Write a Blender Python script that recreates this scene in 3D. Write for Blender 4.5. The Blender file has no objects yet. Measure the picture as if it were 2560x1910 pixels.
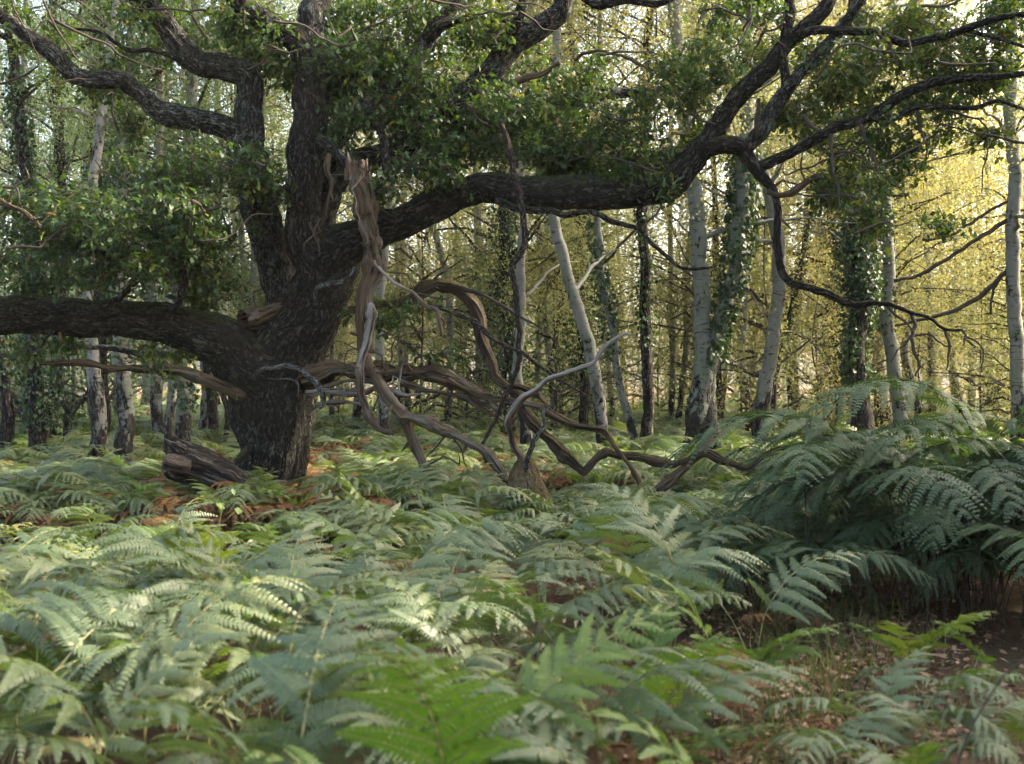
import bpy, math, random
import numpy as np
from mathutils import Vector

random.seed(7)
RNG = np.random.default_rng(7)
PI = math.pi

# ------------------------------------------------------------------ camera, world, sun, exposure
scene = bpy.context.scene
CAMH = 1.65
FOVW = 0.89                                   # picture width per metre of distance
cam_data = bpy.data.cameras.new('camera')
cam = bpy.data.objects.new('camera', cam_data)
scene.collection.objects.link(cam)
cam.location = (0, 0, CAMH)
cam.rotation_euler = (PI / 2, 0, 0)
cam_data.sensor_width = 36
cam_data.lens = 36 / FOVW
cam_data.clip_start = 0.05
cam_data.clip_end = 1500
cam_data.dof.use_dof = True
cam_data.dof.focus_distance = 13.5
cam_data.dof.aperture_fstop = 2.8
scene.camera = cam

SUN_AZ, SUN_EL = math.radians(75), math.radians(36)      # clockwise from +Y
S = Vector((math.sin(SUN_AZ) * math.cos(SUN_EL), math.cos(SUN_AZ) * math.cos(SUN_EL), math.sin(SUN_EL)))
world = bpy.data.worlds.new('World')
scene.world = world
world.use_nodes = True
wn = world.node_tree
sky = wn.nodes.new('ShaderNodeTexSky')
sky.sky_type = 'NISHITA'
sky.sun_disc = False
sky.sun_elevation = SUN_EL
sky.sun_rotation = SUN_AZ
sky.dust_density = 6.0
sky.ozone_density = 0.6
sky.air_density = 1.0
bg = wn.nodes['Background']
bg.inputs['Strength'].default_value = 0.15
wn.links.new(sky.outputs[0], bg.inputs['Color'])
sun_data = bpy.data.lights.new('sun', 'SUN')
sun_data.energy = 3.2
sun_data.angle = math.radians(2.0)
sun_data.color = (1.0, 0.91, 0.77)
sun = bpy.data.objects.new('sun', sun_data)
scene.collection.objects.link(sun)
sun.rotation_euler = S.to_track_quat('Z', 'Y').to_euler()
sun.location = (20, 20, 30)

scene.render.engine = 'CYCLES'
scene.view_settings.view_transform = 'Standard'
scene.view_settings.look = 'None'
scene.view_settings.gamma = 1.0
scene.view_settings.exposure = 2.75
scene.view_settings.use_white_balance = True      # the camera's setting for open shade
scene.view_settings.white_balance_temperature = 6900
scene.view_settings.white_balance_tint = 12
scene.cycles.use_denoising = True
scene.cycles.max_bounces = 5
scene.cycles.use_adaptive_sampling = True
scene.cycles.adaptive_threshold = 0.03
scene.cycles.diffuse_bounces = 3
scene.cycles.glossy_bounces = 2
scene.cycles.transmission_bounces = 4
scene.cycles.transparent_max_bounces = 4
scene.cycles.sample_clamp_indirect = 6
scene.cycles.caustics_reflective = False
scene.cycles.caustics_refractive = False

# ------------------------------------------------------------------ helpers
COL = scene.collection


def tag(o, label=None, cat=None, group=None, kind=None):
    if label: o['label'] = label
    if cat: o['category'] = cat
    if group: o['group'] = group
    if kind: o['kind'] = kind
    return o


def empty(name, loc=(0, 0, 0)):
    o = bpy.data.objects.new(name, None)
    o.empty_display_size = 0.2
    o.location = loc
    COL.objects.link(o)
    return o


def obj(name, me, parent=None, link=True):
    o = bpy.data.objects.new(name, me)
    if link: COL.objects.link(o)
    if parent is not None:
        o.parent = parent
        o.location = (-parent.location[0], -parent.location[1], -parent.location[2])
    return o


def part(name, me, parent, loc=(0, 0, 0), rot=(0, 0, 0), scale=1.0):
    o = bpy.data.objects.new(name, me)
    COL.objects.link(o)
    o.parent = parent
    o.location = loc
    o.rotation_euler = rot
    o.scale = (scale,) * 3 if not hasattr(scale, '__len__') else scale
    return o


def build(name, V, groups, mats, attrs=None, smooth=True):
    """groups: list of (faces ndarray n x k, material index)"""
    V = np.asarray(V, dtype=np.float32).reshape(-1, 3)
    me = bpy.data.meshes.new(name)
    me.vertices.add(len(V))
    me.vertices.foreach_set('co', V.ravel())
    idx, start, tot, mi = [], [], [], []
    pos = 0
    for f, m in groups:
        f = np.asarray(f, dtype=np.int32)
        if len(f) == 0: continue
        n, k = f.shape
        idx.append(f.ravel())
        start.append(pos + np.arange(n, dtype=np.int32) * k)
        tot.append(np.full(n, k, dtype=np.int32))
        mi.append(np.full(n, m, dtype=np.int32))
        pos += n * k
    idx = np.concatenate(idx); start = np.concatenate(start); tot = np.concatenate(tot); mi = np.concatenate(mi)
    me.loops.add(len(idx))
    me.loops.foreach_set('vertex_index', idx)
    me.polygons.add(len(start))
    me.polygons.foreach_set('loop_start', start)
    me.polygons.foreach_set('loop_total', tot)
    me.polygons.foreach_set('material_index', mi)
    me.polygons.foreach_set('use_smooth', np.full(len(start), smooth))
    for m in mats: me.materials.append(m)
    for k, a in (attrs or {}).items():
        a = np.asarray(a, dtype=np.float32)
        if a.ndim == 1:
            at = me.attributes.new(k, 'FLOAT', 'POINT'); at.data.foreach_set('value', a)
        else:
            at = me.attributes.new(k, 'FLOAT_VECTOR', 'POINT'); at.data.foreach_set('vector', a.ravel())
    me.update(calc_edges=True)
    return me


def _hash(ix, iy, iz):
    h = (ix * 374761393 + iy * 668265263 + iz * 2147483647 + 1013904223) & 0xFFFFFFFF
    h = ((h ^ (h >> 13)) * 1274126177) & 0xFFFFFFFF
    h = ((h ^ (h >> 16)) * 2246822519) & 0xFFFFFFFF
    return ((h ^ (h >> 15)) & 0xFFFFFF) / float(0xFFFFFF)


def vnoise(p):
    p = np.asarray(p, dtype=np.float64)
    f = np.floor(p)
    i = f.astype(np.int64)
    t = p - f
    t = t * t * (3 - 2 * t)
    out = 0
    for dx in (0, 1):
        wx = t[..., 0] if dx else 1 - t[..., 0]
        for dy in (0, 1):
            wy = t[..., 1] if dy else 1 - t[..., 1]
            for dz in (0, 1):
                wz = t[..., 2] if dz else 1 - t[..., 2]
                out = out + wx * wy * wz * _hash(i[..., 0] + dx, i[..., 1] + dy, i[..., 2] + dz)
    return out


S1 = FOVW / 2560.0        # reading of the photograph in its own pixels
S2 = FOVW / 2214.0        # reading in the smaller view


def A(px, py, d):
    return np.array([(px - 1280) * S1 * d, d, CAMH - (py - 955) * S1 * d])


def B(px, py, d):
    return np.array([(px - 1107) * S2 * d, d, CAMH - (py - 826) * S2 * d])


def resample(P, R, step, tens=.72):
    P = np.asarray(P, float); R = np.asarray(R, float)
    n = len(P)
    Pe = np.vstack([2 * P[0] - P[1], P, 2 * P[-1] - P[-2]])
    Re = np.concatenate([[R[0]], R, [R[-1]]])
    outP, outR = [], []
    for i in range(n - 1):
        p0, p1, p2, p3 = Pe[i], Pe[i + 1], Pe[i + 2], Pe[i + 3]
        L = np.linalg.norm(p2 - p1)
        st = step(0.5 * (R[i] + R[i + 1])) if callable(step) else step
        k = max(1, int(math.ceil(L / st)))
        t = (np.arange(k) / k)[:, None]
        # centripetal-ish: scaled tangents
        l0 = np.linalg.norm(p1 - p0) + 1e-6; l2 = np.linalg.norm(p3 - p2) + 1e-6
        m1 = tens * (p2 - p0) * (L / (l0 + L)); m2 = tens * (p3 - p1) * (L / (l2 + L))
        t2 = t * t; t3 = t2 * t
        outP.append((2 * t3 - 3 * t2 + 1) * p1 + (t3 - 2 * t2 + t) * m1 + (-2 * t3 + 3 * t2) * p2 + (t3 - t2) * m2)
        s = (t * t * (3 - 2 * t))[:, 0]
        outR.append(R[i] * (1 - s) + R[i + 1] * s)
    outP.append(P[-1:]); outR.append(R[-1:])
    return np.vstack(outP), np.concatenate(outR)


def tube(P, R, seg=None, step=None, lump=0.10, lumpf=3.0, ridge=0.0, ridgef=18.0, wob=0.0, seed=0, grain=0.0, rvar=0.0, tens=.72, open_end=False):
    """one swept limb; returns verts, quads, tris, bk"""
    Rm = float(np.max(R))
    if step is None: step = lambda r: min(max(r * 0.55, 0.016), 0.09)
    P, R = resample(P, R, step, tens)
    n = len(P)
    if wob:
        v = np.concatenate([[0], np.cumsum(np.linalg.norm(np.diff(P, axis=0), axis=1))])
        for a in range(3):
            w = vnoise(np.stack([v * 2.2 + seed * 3.1, v * 0 + a * 7.7, v * 0 + seed], -1)) - .5
            w2 = vnoise(np.stack([v * 7 + seed * 5.1, v * 0 + a * 3.7, v * 0 + seed], -1)) - .5
            fade = np.clip(v / 0.25, 0, 1)
            w3 = vnoise(np.stack([v * 17 + seed * 2.1, v * 0 + a * 5.7, v * 0 + seed], -1)) - .5
            P[:, a] += fade * wob * (w * 1.5 + w2 * .8 + w3 * .32)
    if rvar:
        v0 = np.concatenate([[0], np.cumsum(np.linalg.norm(np.diff(P, axis=0), axis=1))])
        kn = vnoise(np.stack([v0 * 5 + seed * 1.7, v0 * 0 + 3, v0 * 0], -1))
        R = R * (1 + rvar * (1.3 * (kn - .5) + .9 * np.clip(vnoise(np.stack([v0 * 9 + seed, v0 * 0, v0 * 0 + 5], -1)) - .66, 0, 1) * 3 - .05))
    if seg is None: seg = int(min(max(2 * PI * Rm / 0.02, 6), 200))
    T = np.gradient(P, axis=0)
    T /= np.linalg.norm(T, axis=1)[:, None] + 1e-9
    N = np.zeros_like(T)
    ref = np.array([0, 0, 1.0]) if abs(T[0, 2]) < .9 else np.array([1.0, 0, 0])
    N[0] = np.cross(T[0], ref); N[0] /= np.linalg.norm(N[0])
    for i in range(1, n):
        q = N[i - 1] - T[i] * np.dot(N[i - 1], T[i])
        N[i] = q / (np.linalg.norm(q) + 1e-9)
    Bn = np.cross(T, N)
    v = np.concatenate([[0], np.cumsum(np.linalg.norm(np.diff(P, axis=0), axis=1))])
    th = np.linspace(0, 2 * PI, seg, endpoint=False)
    c, s = np.cos(th), np.sin(th)
    tw = v[:, None] * 1.1
    ct, st_ = np.cos(th[None] + tw), np.sin(th[None] + tw)
    off = seed * 11.37
    bk = np.stack([np.outer(R, c) + off, np.outer(R, s) + off * .7, np.repeat(v[:, None], seg, 1) + off * .3], -1)
    r = np.repeat(R[:, None], seg, 1).copy()
    if lump:
        r *= 1 + lump * 2 * (vnoise(bk * lumpf + 5) - .5) + lump * (vnoise(bk * lumpf * 2.3 + 9) - .5)
    if ridge:
        q = bk * np.array([ridgef, ridgef, ridgef * .24]) + 31
        warp = vnoise(bk * 6)[..., None] * 1.6
        a = 1 - np.abs(2 * vnoise(q + warp) - 1)
        b = 1 - np.abs(2 * vnoise(q * 1.9 + 40) - 1)
        sc = np.minimum(1, np.repeat(R[:, None], seg, 1) / 0.12)
        r += ridge * sc * (a ** 1.5 - .5) + ridge * .5 * sc * (b - .5)
    if grain:
        g = vnoise(np.stack([ct * 3.5 + off, st_ * 3.5, bk[..., 2] * 1.3], -1)) - .5
        g2 = vnoise(np.stack([ct * 9 + off, st_ * 9, bk[..., 2] * 2.2], -1)) - .5
        r *= 1 + grain * (1.5 * g + .9 * g2)
    V = P[:, None, :] + r[..., None] * (c[None, :, None] * N[:, None, :] + s[None, :, None] * Bn[:, None, :])
    V = V.reshape(-1, 3)
    ii = np.arange(n - 1)[:, None] * seg
    jj = np.arange(seg)[None, :]
    j2 = (jj + 1) % seg
    Q = np.stack([ii + jj, ii + j2, ii + seg + j2, ii + seg + jj], -1).reshape(-1, 4)
    bkf = bk.reshape(-1, 3)
    tris = []
    base = len(V)
    ext = []
    if not open_end:
        ext.append((P[-1] + T[-1] * R[-1] * .35, (n - 1) * seg, False))
    ext.append((P[0] - T[0] * R[0] * .35, 0, True))
    for k, (p, o0, rev) in enumerate(ext):
        V = np.vstack([V, p[None]]); bkf = np.vstack([bkf, bkf[o0:o0 + 1]])
        a = o0 + np.arange(seg); b = o0 + (np.arange(seg) + 1) % seg
        ctr = np.full(seg, base + k)
        tris.append(np.stack([a, b, ctr], -1) if not rev else np.stack([b, a, ctr], -1))
    return V, Q, np.vstack(tris), bkf


def tube_mesh(name, P, R, mat, **kw):
    V, Q, T, bk = tube(P, R, **kw)
    return build(name, V, [(Q, 0), (T, 0)], [mat], {'bk': bk})


class Cat:
    """collects arrays of small pieces into one mesh"""
    def __init__(s): s.v = []; s.f = {}; s.a = []; s.n = 0
    def add(s, V, F, m=0, rnd=0.0):
        V = np.asarray(V, np.float32).reshape(-1, 3)
        F = np.asarray(F, np.int32)
        s.f.setdefault((F.shape[1], m), []).append(F + s.n)
        s.v.append(V)
        s.a.append(np.broadcast_to(np.asarray(rnd, np.float32), (len(V),)))
        s.n += len(V)
    def build(s, name, mats, smooth=False):
        return build(name, np.vstack(s.v), [(np.vstack(f), k[1]) for k, f in s.f.items()], mats, {'rnd': np.concatenate(s.a)}, smooth)


# ------------------------------------------------------------------ materials
def nodemat(name):
    m = bpy.data.materials.new(name)
    m.use_nodes = True
    nt = m.node_tree
    nt.nodes.clear()
    out = nt.nodes.new('ShaderNodeOutputMaterial')
    return m, nt, out


def N_(nt, t, **kw):
    n = nt.nodes.new(t)
    for k, v in kw.items():
        if k.startswith('i_'):
            n.inputs[k[2:].replace('_', ' ')].default_value = v
        else:
            setattr(n, k, v)
    return n


def ramp(nt, src, stops, interp='LINEAR'):
    r = nt.nodes.new('ShaderNodeValToRGB')
    r.color_ramp.interpolation = interp
    el = r.color_ramp.elements
    while len(el) < len(stops): el.new(0.5)
    for e, (p, c) in zip(el, stops):
        e.position = p
        e.color = (*c, 1) if len(c) == 3 else c
    nt.links.new(src, r.inputs[0])
    return r.outputs[0]


def mixc(nt, fac, a, b):
    m = nt.nodes.new('ShaderNodeMix')
    m.data_type = 'RGBA'
    for sock, v in ((m.inputs[0], fac), (m.inputs[6], a), (m.inputs[7], b)):
        if hasattr(v, 'is_linked'): nt.links.new(v, sock)
        else: sock.default_value = (*v, 1) if hasattr(v, '__len__') else v
    return m.outputs[2]


def math_(nt, op, a, b=None, clamp=False):
    m = nt.nodes.new('ShaderNodeMath'); m.operation = op; m.use_clamp = clamp
    for i, v in enumerate((a, b)):
        if v is None: continue
        if hasattr(v, 'is_linked'): nt.links.new(v, m.inputs[i])
        else: m.inputs[i].default_value = v
    return m.outputs[0]


def smoothstep(nt, v, lo, hi):
    m = nt.nodes.new('ShaderNodeMapRange'); m.interpolation_type = 'SMOOTHSTEP'
    nt.links.new(v, m.inputs[0])
    m.inputs[1].default_value = lo; m.inputs[2].default_value = hi
    return m.outputs[0]


def noise(nt, vec, scale, detail=3, rough=.55):
    n = N_(nt, 'ShaderNodeTexNoise')
    n.inputs['Scale'].default_value = scale
    n.inputs['Detail'].default_value = detail
    n.inputs['Roughness'].default_value = rough
    if vec is not None: nt.links.new(vec, n.inputs['Vector'])
    return n.outputs[0]


def scaled(nt, vec, s):
    m = N_(nt, 'ShaderNodeVectorMath', operation='MULTIPLY')
    nt.links.new(vec, m.inputs[0]); m.inputs[1].default_value = s
    return m.outputs[0]


def principled(nt, out, col, rough=.85, spec=.3, bump=None, bstr=.6, bdist=.02):
    p = nt.nodes.new('ShaderNodeBsdfPrincipled')
    if hasattr(col, 'is_linked'): nt.links.new(col, p.inputs['Base Color'])
    else: p.inputs['Base Color'].default_value = (*col, 1)
    p.inputs['Roughness'].default_value = rough
    p.inputs['Specular IOR Level'].default_value = spec
    if bump is not None:
        b = nt.nodes.new('ShaderNodeBump')
        b.inputs['Strength'].default_value = bstr
        b.inputs['Distance'].default_value = bdist
        nt.links.new(bump, b.inputs['Height'])
        nt.links.new(b.outputs[0], p.inputs['Normal'])
    if out is not None: nt.links.new(p.outputs[0], out.inputs[0])
    return p


def bark_material(name, dark, light, lichen=0.3, lichen_col=(.24, .28, .23), moss=0.3, moss_col=(.045, .06, .012), f=30, stretch=.22, rustc=None):
    m, nt, out = nodemat(name)
    at = N_(nt, 'ShaderNodeAttribute', attribute_name='bk')
    v = at.outputs['Vector']
    wn_ = N_(nt, 'ShaderNodeTexNoise'); wn_.inputs['Scale'].default_value = 8; nt.links.new(v, wn_.inputs['Vector'])
    wv = N_(nt, 'ShaderNodeVectorMath', operation='MULTIPLY_ADD')
    nt.links.new(wn_.outputs[1], wv.inputs[0]); wv.inputs[1].default_value = (.035, .035, .035)
    nt.links.new(v, wv.inputs[2])
    r1 = noise(nt, scaled(nt, wv.outputs[0], (f, f, f * stretch)), 1.0, 3, .55)
    r2 = noise(nt, scaled(nt, wv.outputs[0], (f * .45, f * .45, f * .45 * stretch)), 1.0, 3, .5)
    rid1 = math_(nt, 'MULTIPLY', math_(nt, 'ABSOLUTE', math_(nt, 'SUBTRACT', r1, .5)), 4.2)
    rid2 = math_(nt, 'MULTIPLY', math_(nt, 'ABSOLUTE', math_(nt, 'SUBTRACT', r2, .5)), 4.2)
    crack = math_(nt, 'MULTIPLY', smoothstep(nt, rid1, .04, .5), math_(nt, 'ADD', math_(nt, 'MULTIPLY', smoothstep(nt, rid2, .02, .45), .7), .3))
    fine = noise(nt, scaled(nt, v, (1, 1, .4)), 70, 4, .65)
    big = noise(nt, v, 2.5, 3)
    h = math_(nt, 'ADD', math_(nt, 'MULTIPLY', crack, .75), math_(nt, 'MULTIPLY', fine, .45))
    col = ramp(nt, h, [(.28, [c * .28 for c in dark]), (.52, dark), (.82, light)])
    col = mixc(nt, math_(nt, 'MULTIPLY', smoothstep(nt, big, .35, .7), .5), col, [c * .55 for c in dark])
    if rustc is not None:
        rn = noise(nt, v, 4.3, 2)
        col = mixc(nt, math_(nt, 'MULTIPLY', smoothstep(nt, rn, .5, .7), .6), col, rustc)
    # lichen patches with ragged edges
    ln = noise(nt, v, 7.5, 5, .7)
    ln2 = noise(nt, v, 45, 3, .7)
    lsum = math_(nt, 'ADD', math_(nt, 'MULTIPLY', ln, .72), math_(nt, 'MULTIPLY', ln2, .28))
    lf = smoothstep(nt, lsum, .62 - .20 * lichen, .72 - .18 * lichen)
    lf = math_(nt, 'MULTIPLY', lf, math_(nt, 'MULTIPLY', smoothstep(nt, h, .15, .7), .8))
    col = mixc(nt, lf, col, lichen_col)
    # moss sits on upward faces
    ge = N_(nt, 'ShaderNodeNewGeometry')
    sx = N_(nt, 'ShaderNodeSeparateXYZ'); nt.links.new(ge.outputs['Normal'], sx.inputs[0])
    mn = noise(nt, v, 9, 4, .7)
    up = math_(nt, 'ADD', math_(nt, 'MULTIPLY', sx.outputs[2], .55), mn)
    mf = math_(nt, 'MULTIPLY', smoothstep(nt, up, 1.15 - .75 * moss, 1.35 - .75 * moss), .92)
    mcol = mixc(nt, noise(nt, v, 60, 2), moss_col, [c * 2.0 for c in moss_col])
    col = mixc(nt, mf, col, mcol)
    hh = math_(nt, 'ADD', h, math_(nt, 'MULTIPLY', mf, math_(nt, 'MULTIPLY', noise(nt, v, 130, 2), .8)))
    principled(nt, out, col, .9, .2, hh, 1.0, .05)
    return m


def deadwood_material(name, brown, grey, grey_amt=.5, moss=0.0):
    m, nt, out = nodemat(name)
    at = N_(nt, 'ShaderNodeAttribute', attribute_name='bk')
    v = at.outputs['Vector']
    fib = noise(nt, scaled(nt, v, (60, 60, 3.2)), 1.0, 4, .6)
    fib2 = noise(nt, scaled(nt, v, (22, 22, 1.6)), 1.0, 3, .6)
    crack = smoothstep(nt, fib2, .33, .46)
    col = ramp(nt, fib, [(.25, [c * .4 for c in brown]), (.5, brown), (.75, [min(1, c * 1.7) for c in brown])])
    gn = noise(nt, scaled(nt, v, (9, 9, 1.2)), 1.0, 3)
    gcol = ramp(nt, fib, [(.25, [c * .45 for c in grey]), (.55, grey), (.8, [min(1, c * 1.35) for c in grey])])
    col = mixc(nt, smoothstep(nt, gn, .66 - .4 * grey_amt, .76 - .4 * grey_amt), col, gcol)
    col = mixc(nt, crack, [c * .16 for c in brown], col)
    h = math_(nt, 'ADD', math_(nt, 'MULTIPLY', crack, .8), math_(nt, 'MULTIPLY', fib, .6))
    if moss:
        ge = N_(nt, 'ShaderNodeNewGeometry')
        sx = N_(nt, 'ShaderNodeSeparateXYZ'); nt.links.new(ge.outputs['Normal'], sx.inputs[0])
        mn = noise(nt, v, 10, 4, .7)
        up = math_(nt, 'ADD', math_(nt, 'MULTIPLY', sx.outputs[2], .55), mn)
        mf = smoothstep(nt, up, 1.15 - .75 * moss, 1.35 - .75 * moss)
        col = mixc(nt, mf, col, mixc(nt, noise(nt, v, 60, 2), (.035, .032, .006), (.10, .08, .014)))
        h = math_(nt, 'ADD', h, math_(nt, 'MULTIPLY', mf, noise(nt, v, 120, 2)))
    principled(nt, out, col, .85, .25, h, 1.0, .03)
    return m


def birch_material(name, pale, dark, foot=.17, greenish=.3):
    m, nt, out = nodemat(name)
    at = N_(nt, 'ShaderNodeAttribute', attribute_name='bk')
    v = at.outputs['Vector']
    bands = noise(nt, scaled(nt, v, (6, 6, 30)), 1.0, 3, .6)
    lent = smoothstep(nt, bands, .54, .62)
    pat = math_(nt, 'ADD', math_(nt, 'MULTIPLY', noise(nt, scaled(nt, v, (5, 5, 2.2)), 1.0, 4, .65), .58), math_(nt, 'MULTIPLY', noise(nt, scaled(nt, v, (17, 17, 11)), 1.0, 4, .7), .42))
    sx = N_(nt, 'ShaderNodeNewGeometry')
    px = N_(nt, 'ShaderNodeSeparateXYZ'); nt.links.new(sx.outputs['Position'], px.inputs[0])
    low = math_(nt, 'MULTIPLY', smoothstep(nt, math_(nt, 'MULTIPLY', px.outputs[2], -1.0), -2.4, -.3), foot)
    pf = smoothstep(nt, math_(nt, 'ADD', pat, low), .565, .63)
    col = mixc(nt, noise(nt, v, 14, 3), pale, [c * .62 for c in pale])
    gr = smoothstep(nt, noise(nt, v, 3.2, 3), .62 - .3 * greenish, .8 - .2 * greenish)
    col = mixc(nt, math_(nt, 'MULTIPLY', gr, .75), col, (.125, .15, .11))
    lm = smoothstep(nt, noise(nt, v, 6, 3), .40, .6)
    col = mixc(nt, math_(nt, 'MULTIPLY', math_(nt, 'MULTIPLY', lent, lm), .8), col, dark)
    dk = ramp(nt, noise(nt, scaled(nt, v, (22, 22, 9)), 1.0, 4), [(.38, [c * .4 for c in dark]), (.55, dark), (.66, [c * 2.2 for c in dark])])
    col = mixc(nt, math_(nt, 'MULTIPLY', pf, .97), col, dk)
    h = math_(nt, 'ADD', math_(nt, 'MULTIPLY', pf, math_(nt, 'ADD', noise(nt, scaled(nt, v, (22, 22, 9)), 1.0, 3), .3)), math_(nt, 'MULTIPLY', bands, .25))
    principled(nt, out, col, .9, .12, h, 1.0, .04)
    return m


def leaf_material(name, stops, transl=.45, rough=.5, spec=.35, tcol=(1.25, 1.2, .5), objmix=.5, ntex=None):
    """stops: colour ramp over a per-leaf / per-plant random"""
    m, nt, out = nodemat(name)
    at = N_(nt, 'ShaderNodeAttribute', attribute_name='rnd')
    oi = N_(nt, 'ShaderNodeObjectInfo')
    f = math_(nt, 'ADD', math_(nt, 'MULTIPLY', at.outputs['Fac'], 1 - objmix), math_(nt, 'MULTIPLY', oi.outputs['Random'], objmix))
    if ntex:
        tc = N_(nt, 'ShaderNodeTexCoord')
        f = math_(nt, 'ADD', f, math_(nt, 'MULTIPLY', math_(nt, 'SUBTRACT', noise(nt, tc.outputs['Object'], ntex[0], 3), .5), ntex[1]))
    col = ramp(nt, f, stops)
    p = principled(nt, None, col, rough, spec)
    tr = N_(nt, 'ShaderNodeBsdfTranslucent')
    tm = N_(nt, 'ShaderNodeMix', data_type='RGBA', blend_type='MULTIPLY')
    tm.inputs[0].default_value = 1
    nt.links.new(col, tm.inputs[6]); tm.inputs[7].default_value = (*tcol, 1)
    nt.links.new(tm.outputs[2], tr.inputs[0])
    mx = N_(nt, 'ShaderNodeMixShader')
    mx.inputs[0].default_value = transl
    nt.links.new(p.outputs[0], mx.inputs[1]); nt.links.new(tr.outputs[0], mx.inputs[2])
    nt.links.new(mx.outputs[0], out.inputs[0])
    return m


M = {}
M['oak'] = bark_material('oak_bark', (.023, .0205, .0145), (.068, .060, .044), lichen=.44, moss=.52, moss_col=(.020, .029, .007), lichen_col=(.105, .13, .105), f=30, stretch=.34)
M['oak_lichen'] = bark_material('oak_bark_lichened', (.026, .023, .017), (.075, .068, .054), lichen=.80, moss=.3, moss_col=(.026, .034, .009), lichen_col=(.15, .18, .15), f=32, stretch=.34)
M['oak_moss'] = bark_material('oak_bark_mossy', (.022, .018, .013), (.07, .056, .042), lichen=.1, moss=.62, moss_col=(.04, .038, .007))
M['oak_pale'] = bark_material('oak_bark_pale_branch', (.06, .055, .045), (.15, .14, .12), lichen=1.0, lichen_col=(.22, .27, .245), moss=.15, f=55)
M['oak_thin'] = bark_material('oak_bark_thin_branch', (.045, .037, .027), (.12, .105, .08), lichen=.4, lichen_col=(.15, .165, .12), moss=.35, f=55)
M['log'] = bark_material('old_log_bark', (.036, .031, .026), (.145, .125, .105), lichen=.25, moss=.15, f=16, stretch=.10)
M['dead_brown'] = deadwood_material('dead_wood_brown', (.064, .044, .024), (.105, .092, .068), .36, moss=.34)
M['dead_grey'] = deadwood_material('dead_wood_grey', (.08, .058, .038), (.18, .17, .148), .5)
M['dead_moss'] = deadwood_material('dead_wood_mossy', (.045, .032, .02), (.085, .074, .06), .2, moss=.56)
M['stump'] = deadwood_material('stump_wood', (.075, .054, .032), (.14, .125, .10), .4, moss=.72)
M['cut'] = deadwood_material('cut_wood', (.062, .046, .032), (.11, .092, .072), .4)
M['birch'] = birch_material('birch_bark', (.215, .212, .19), (.024, .021, .018), foot=.17, greenish=.7)
M['birch_foot'] = birch_material('birch_bark_rugged_foot', (.18, .185, .16), (.02, .018, .015), foot=.24, greenish=.9)
M['birch_grey'] = birch_material('birch_bark_grey', (.21, .21, .19), (.024, .021, .018), foot=.13, greenish=.9)
M['ivy_bark'] = bark_material('ivied_bark', (.026, .022, .017), (.095, .085, .07), lichen=.3, moss=.35)
M['twig'] = principled(*(lambda r: (r[1], r[2]))(nodemat('twig_bark')), (.045, .036, .028), .9, .2) and bpy.data.materials['twig_bark']

M['oak_leaf'] = leaf_material('oak_leaves', [(0, (.018, .042, .016)), (.5, (.030, .064, .020)), (.82, (.055, .095, .025)), (.95, (.12, .135, .03)), (1, (.20, .10, .025))], .42, .5, .3, (1.4, 1.4, .5), objmix=0)
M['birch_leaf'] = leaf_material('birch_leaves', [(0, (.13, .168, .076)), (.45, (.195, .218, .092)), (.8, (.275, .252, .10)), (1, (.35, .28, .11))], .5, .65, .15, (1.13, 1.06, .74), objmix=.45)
M['cool_leaf'] = leaf_material('cool_green_leaves', [(0, (.06, .105, .055)), (.5, (.10, .15, .07)), (.85, (.15, .19, .075)), (1, (.23, .22, .07))], .48, .5, .35, (1.2, 1.2, .6), objmix=.4)  # cooler green leaf colour, mostly for the left-hand trees
M['ivy_leaf'] = leaf_material('ivy_leaves', [(0, (.014, .036, .016)), (.6, (.028, .062, .024)), (1, (.06, .10, .03))], .25, .5, .25, objmix=.2)
M['fern'] = leaf_material('bracken_green', [(0, (.066, .105, .050)), (.4, (.092, .132, .062)), (.75, (.120, .158, .074)), (.92, (.145, .165, .058)), (1, (.195, .160, .05))], .32, .47, .4, (1.25, 1.5, .4), objmix=.72, ntex=(1.7, .3))
M['fern_shaded'] = leaf_material('bracken_shaded', [(0, (.036, .064, .030)), (.5, (.052, .084, .037)), (1, (.074, .106, .042))], .28, .6, .25, (1.2, 1.5, .5), objmix=.7, ntex=(1.7, .3))  # darker copy of the bracken green; the clump's shade is put into the colour
M['fern_bright'] = leaf_material('bracken_bright', [(0, (.07, .14, .025)), (.6, (.11, .18, .03)), (1, (.18, .19, .035))], .38, .45, .4, (1.3, 1.4, .4), objmix=1, ntex=(1.5, .3))
M['fern_brown'] = leaf_material('bracken_rust', [(0, (.085, .042, .02)), (.4, (.145, .070, .028)), (.8, (.205, .112, .042)), (1, (.23, .165, .06))], .3, .6, .2, (1.2, .9, .5), objmix=.8, ntex=(1.5, .5))
M['fern_stem'] = principled(*(lambda r: (r[1], r[2]))(nodemat('bracken_stalk')), (.20, .19, .075), .6, .3) and bpy.data.materials['bracken_stalk']
M['stem_dark'] = principled(*(lambda r: (r[1], r[2]))(nodemat('bracken_stalk_dark')), (.030, .022, .014), .6, .3) and bpy.data.materials['bracken_stalk_dark']
M['bramble'] = leaf_material('bramble_leaves', [(0, (.055, .12, .028)), (1, (.11, .18, .04))], .4, .4, .4, objmix=0)
M['litter'] = leaf_material('leaf_litter', [(0, (.06, .036, .022)), (.4, (.15, .09, .052)), (.75, (.25, .155, .095)), (1, (.34, .23, .14))], .1, .75, .2, objmix=0)
M['grass'] = leaf_material('grass_blades', [(0, (.06, .10, .03)), (.6, (.11, .14, .04)), (1, (.24, .20, .09))], .35, .5, .3, objmix=0)


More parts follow.
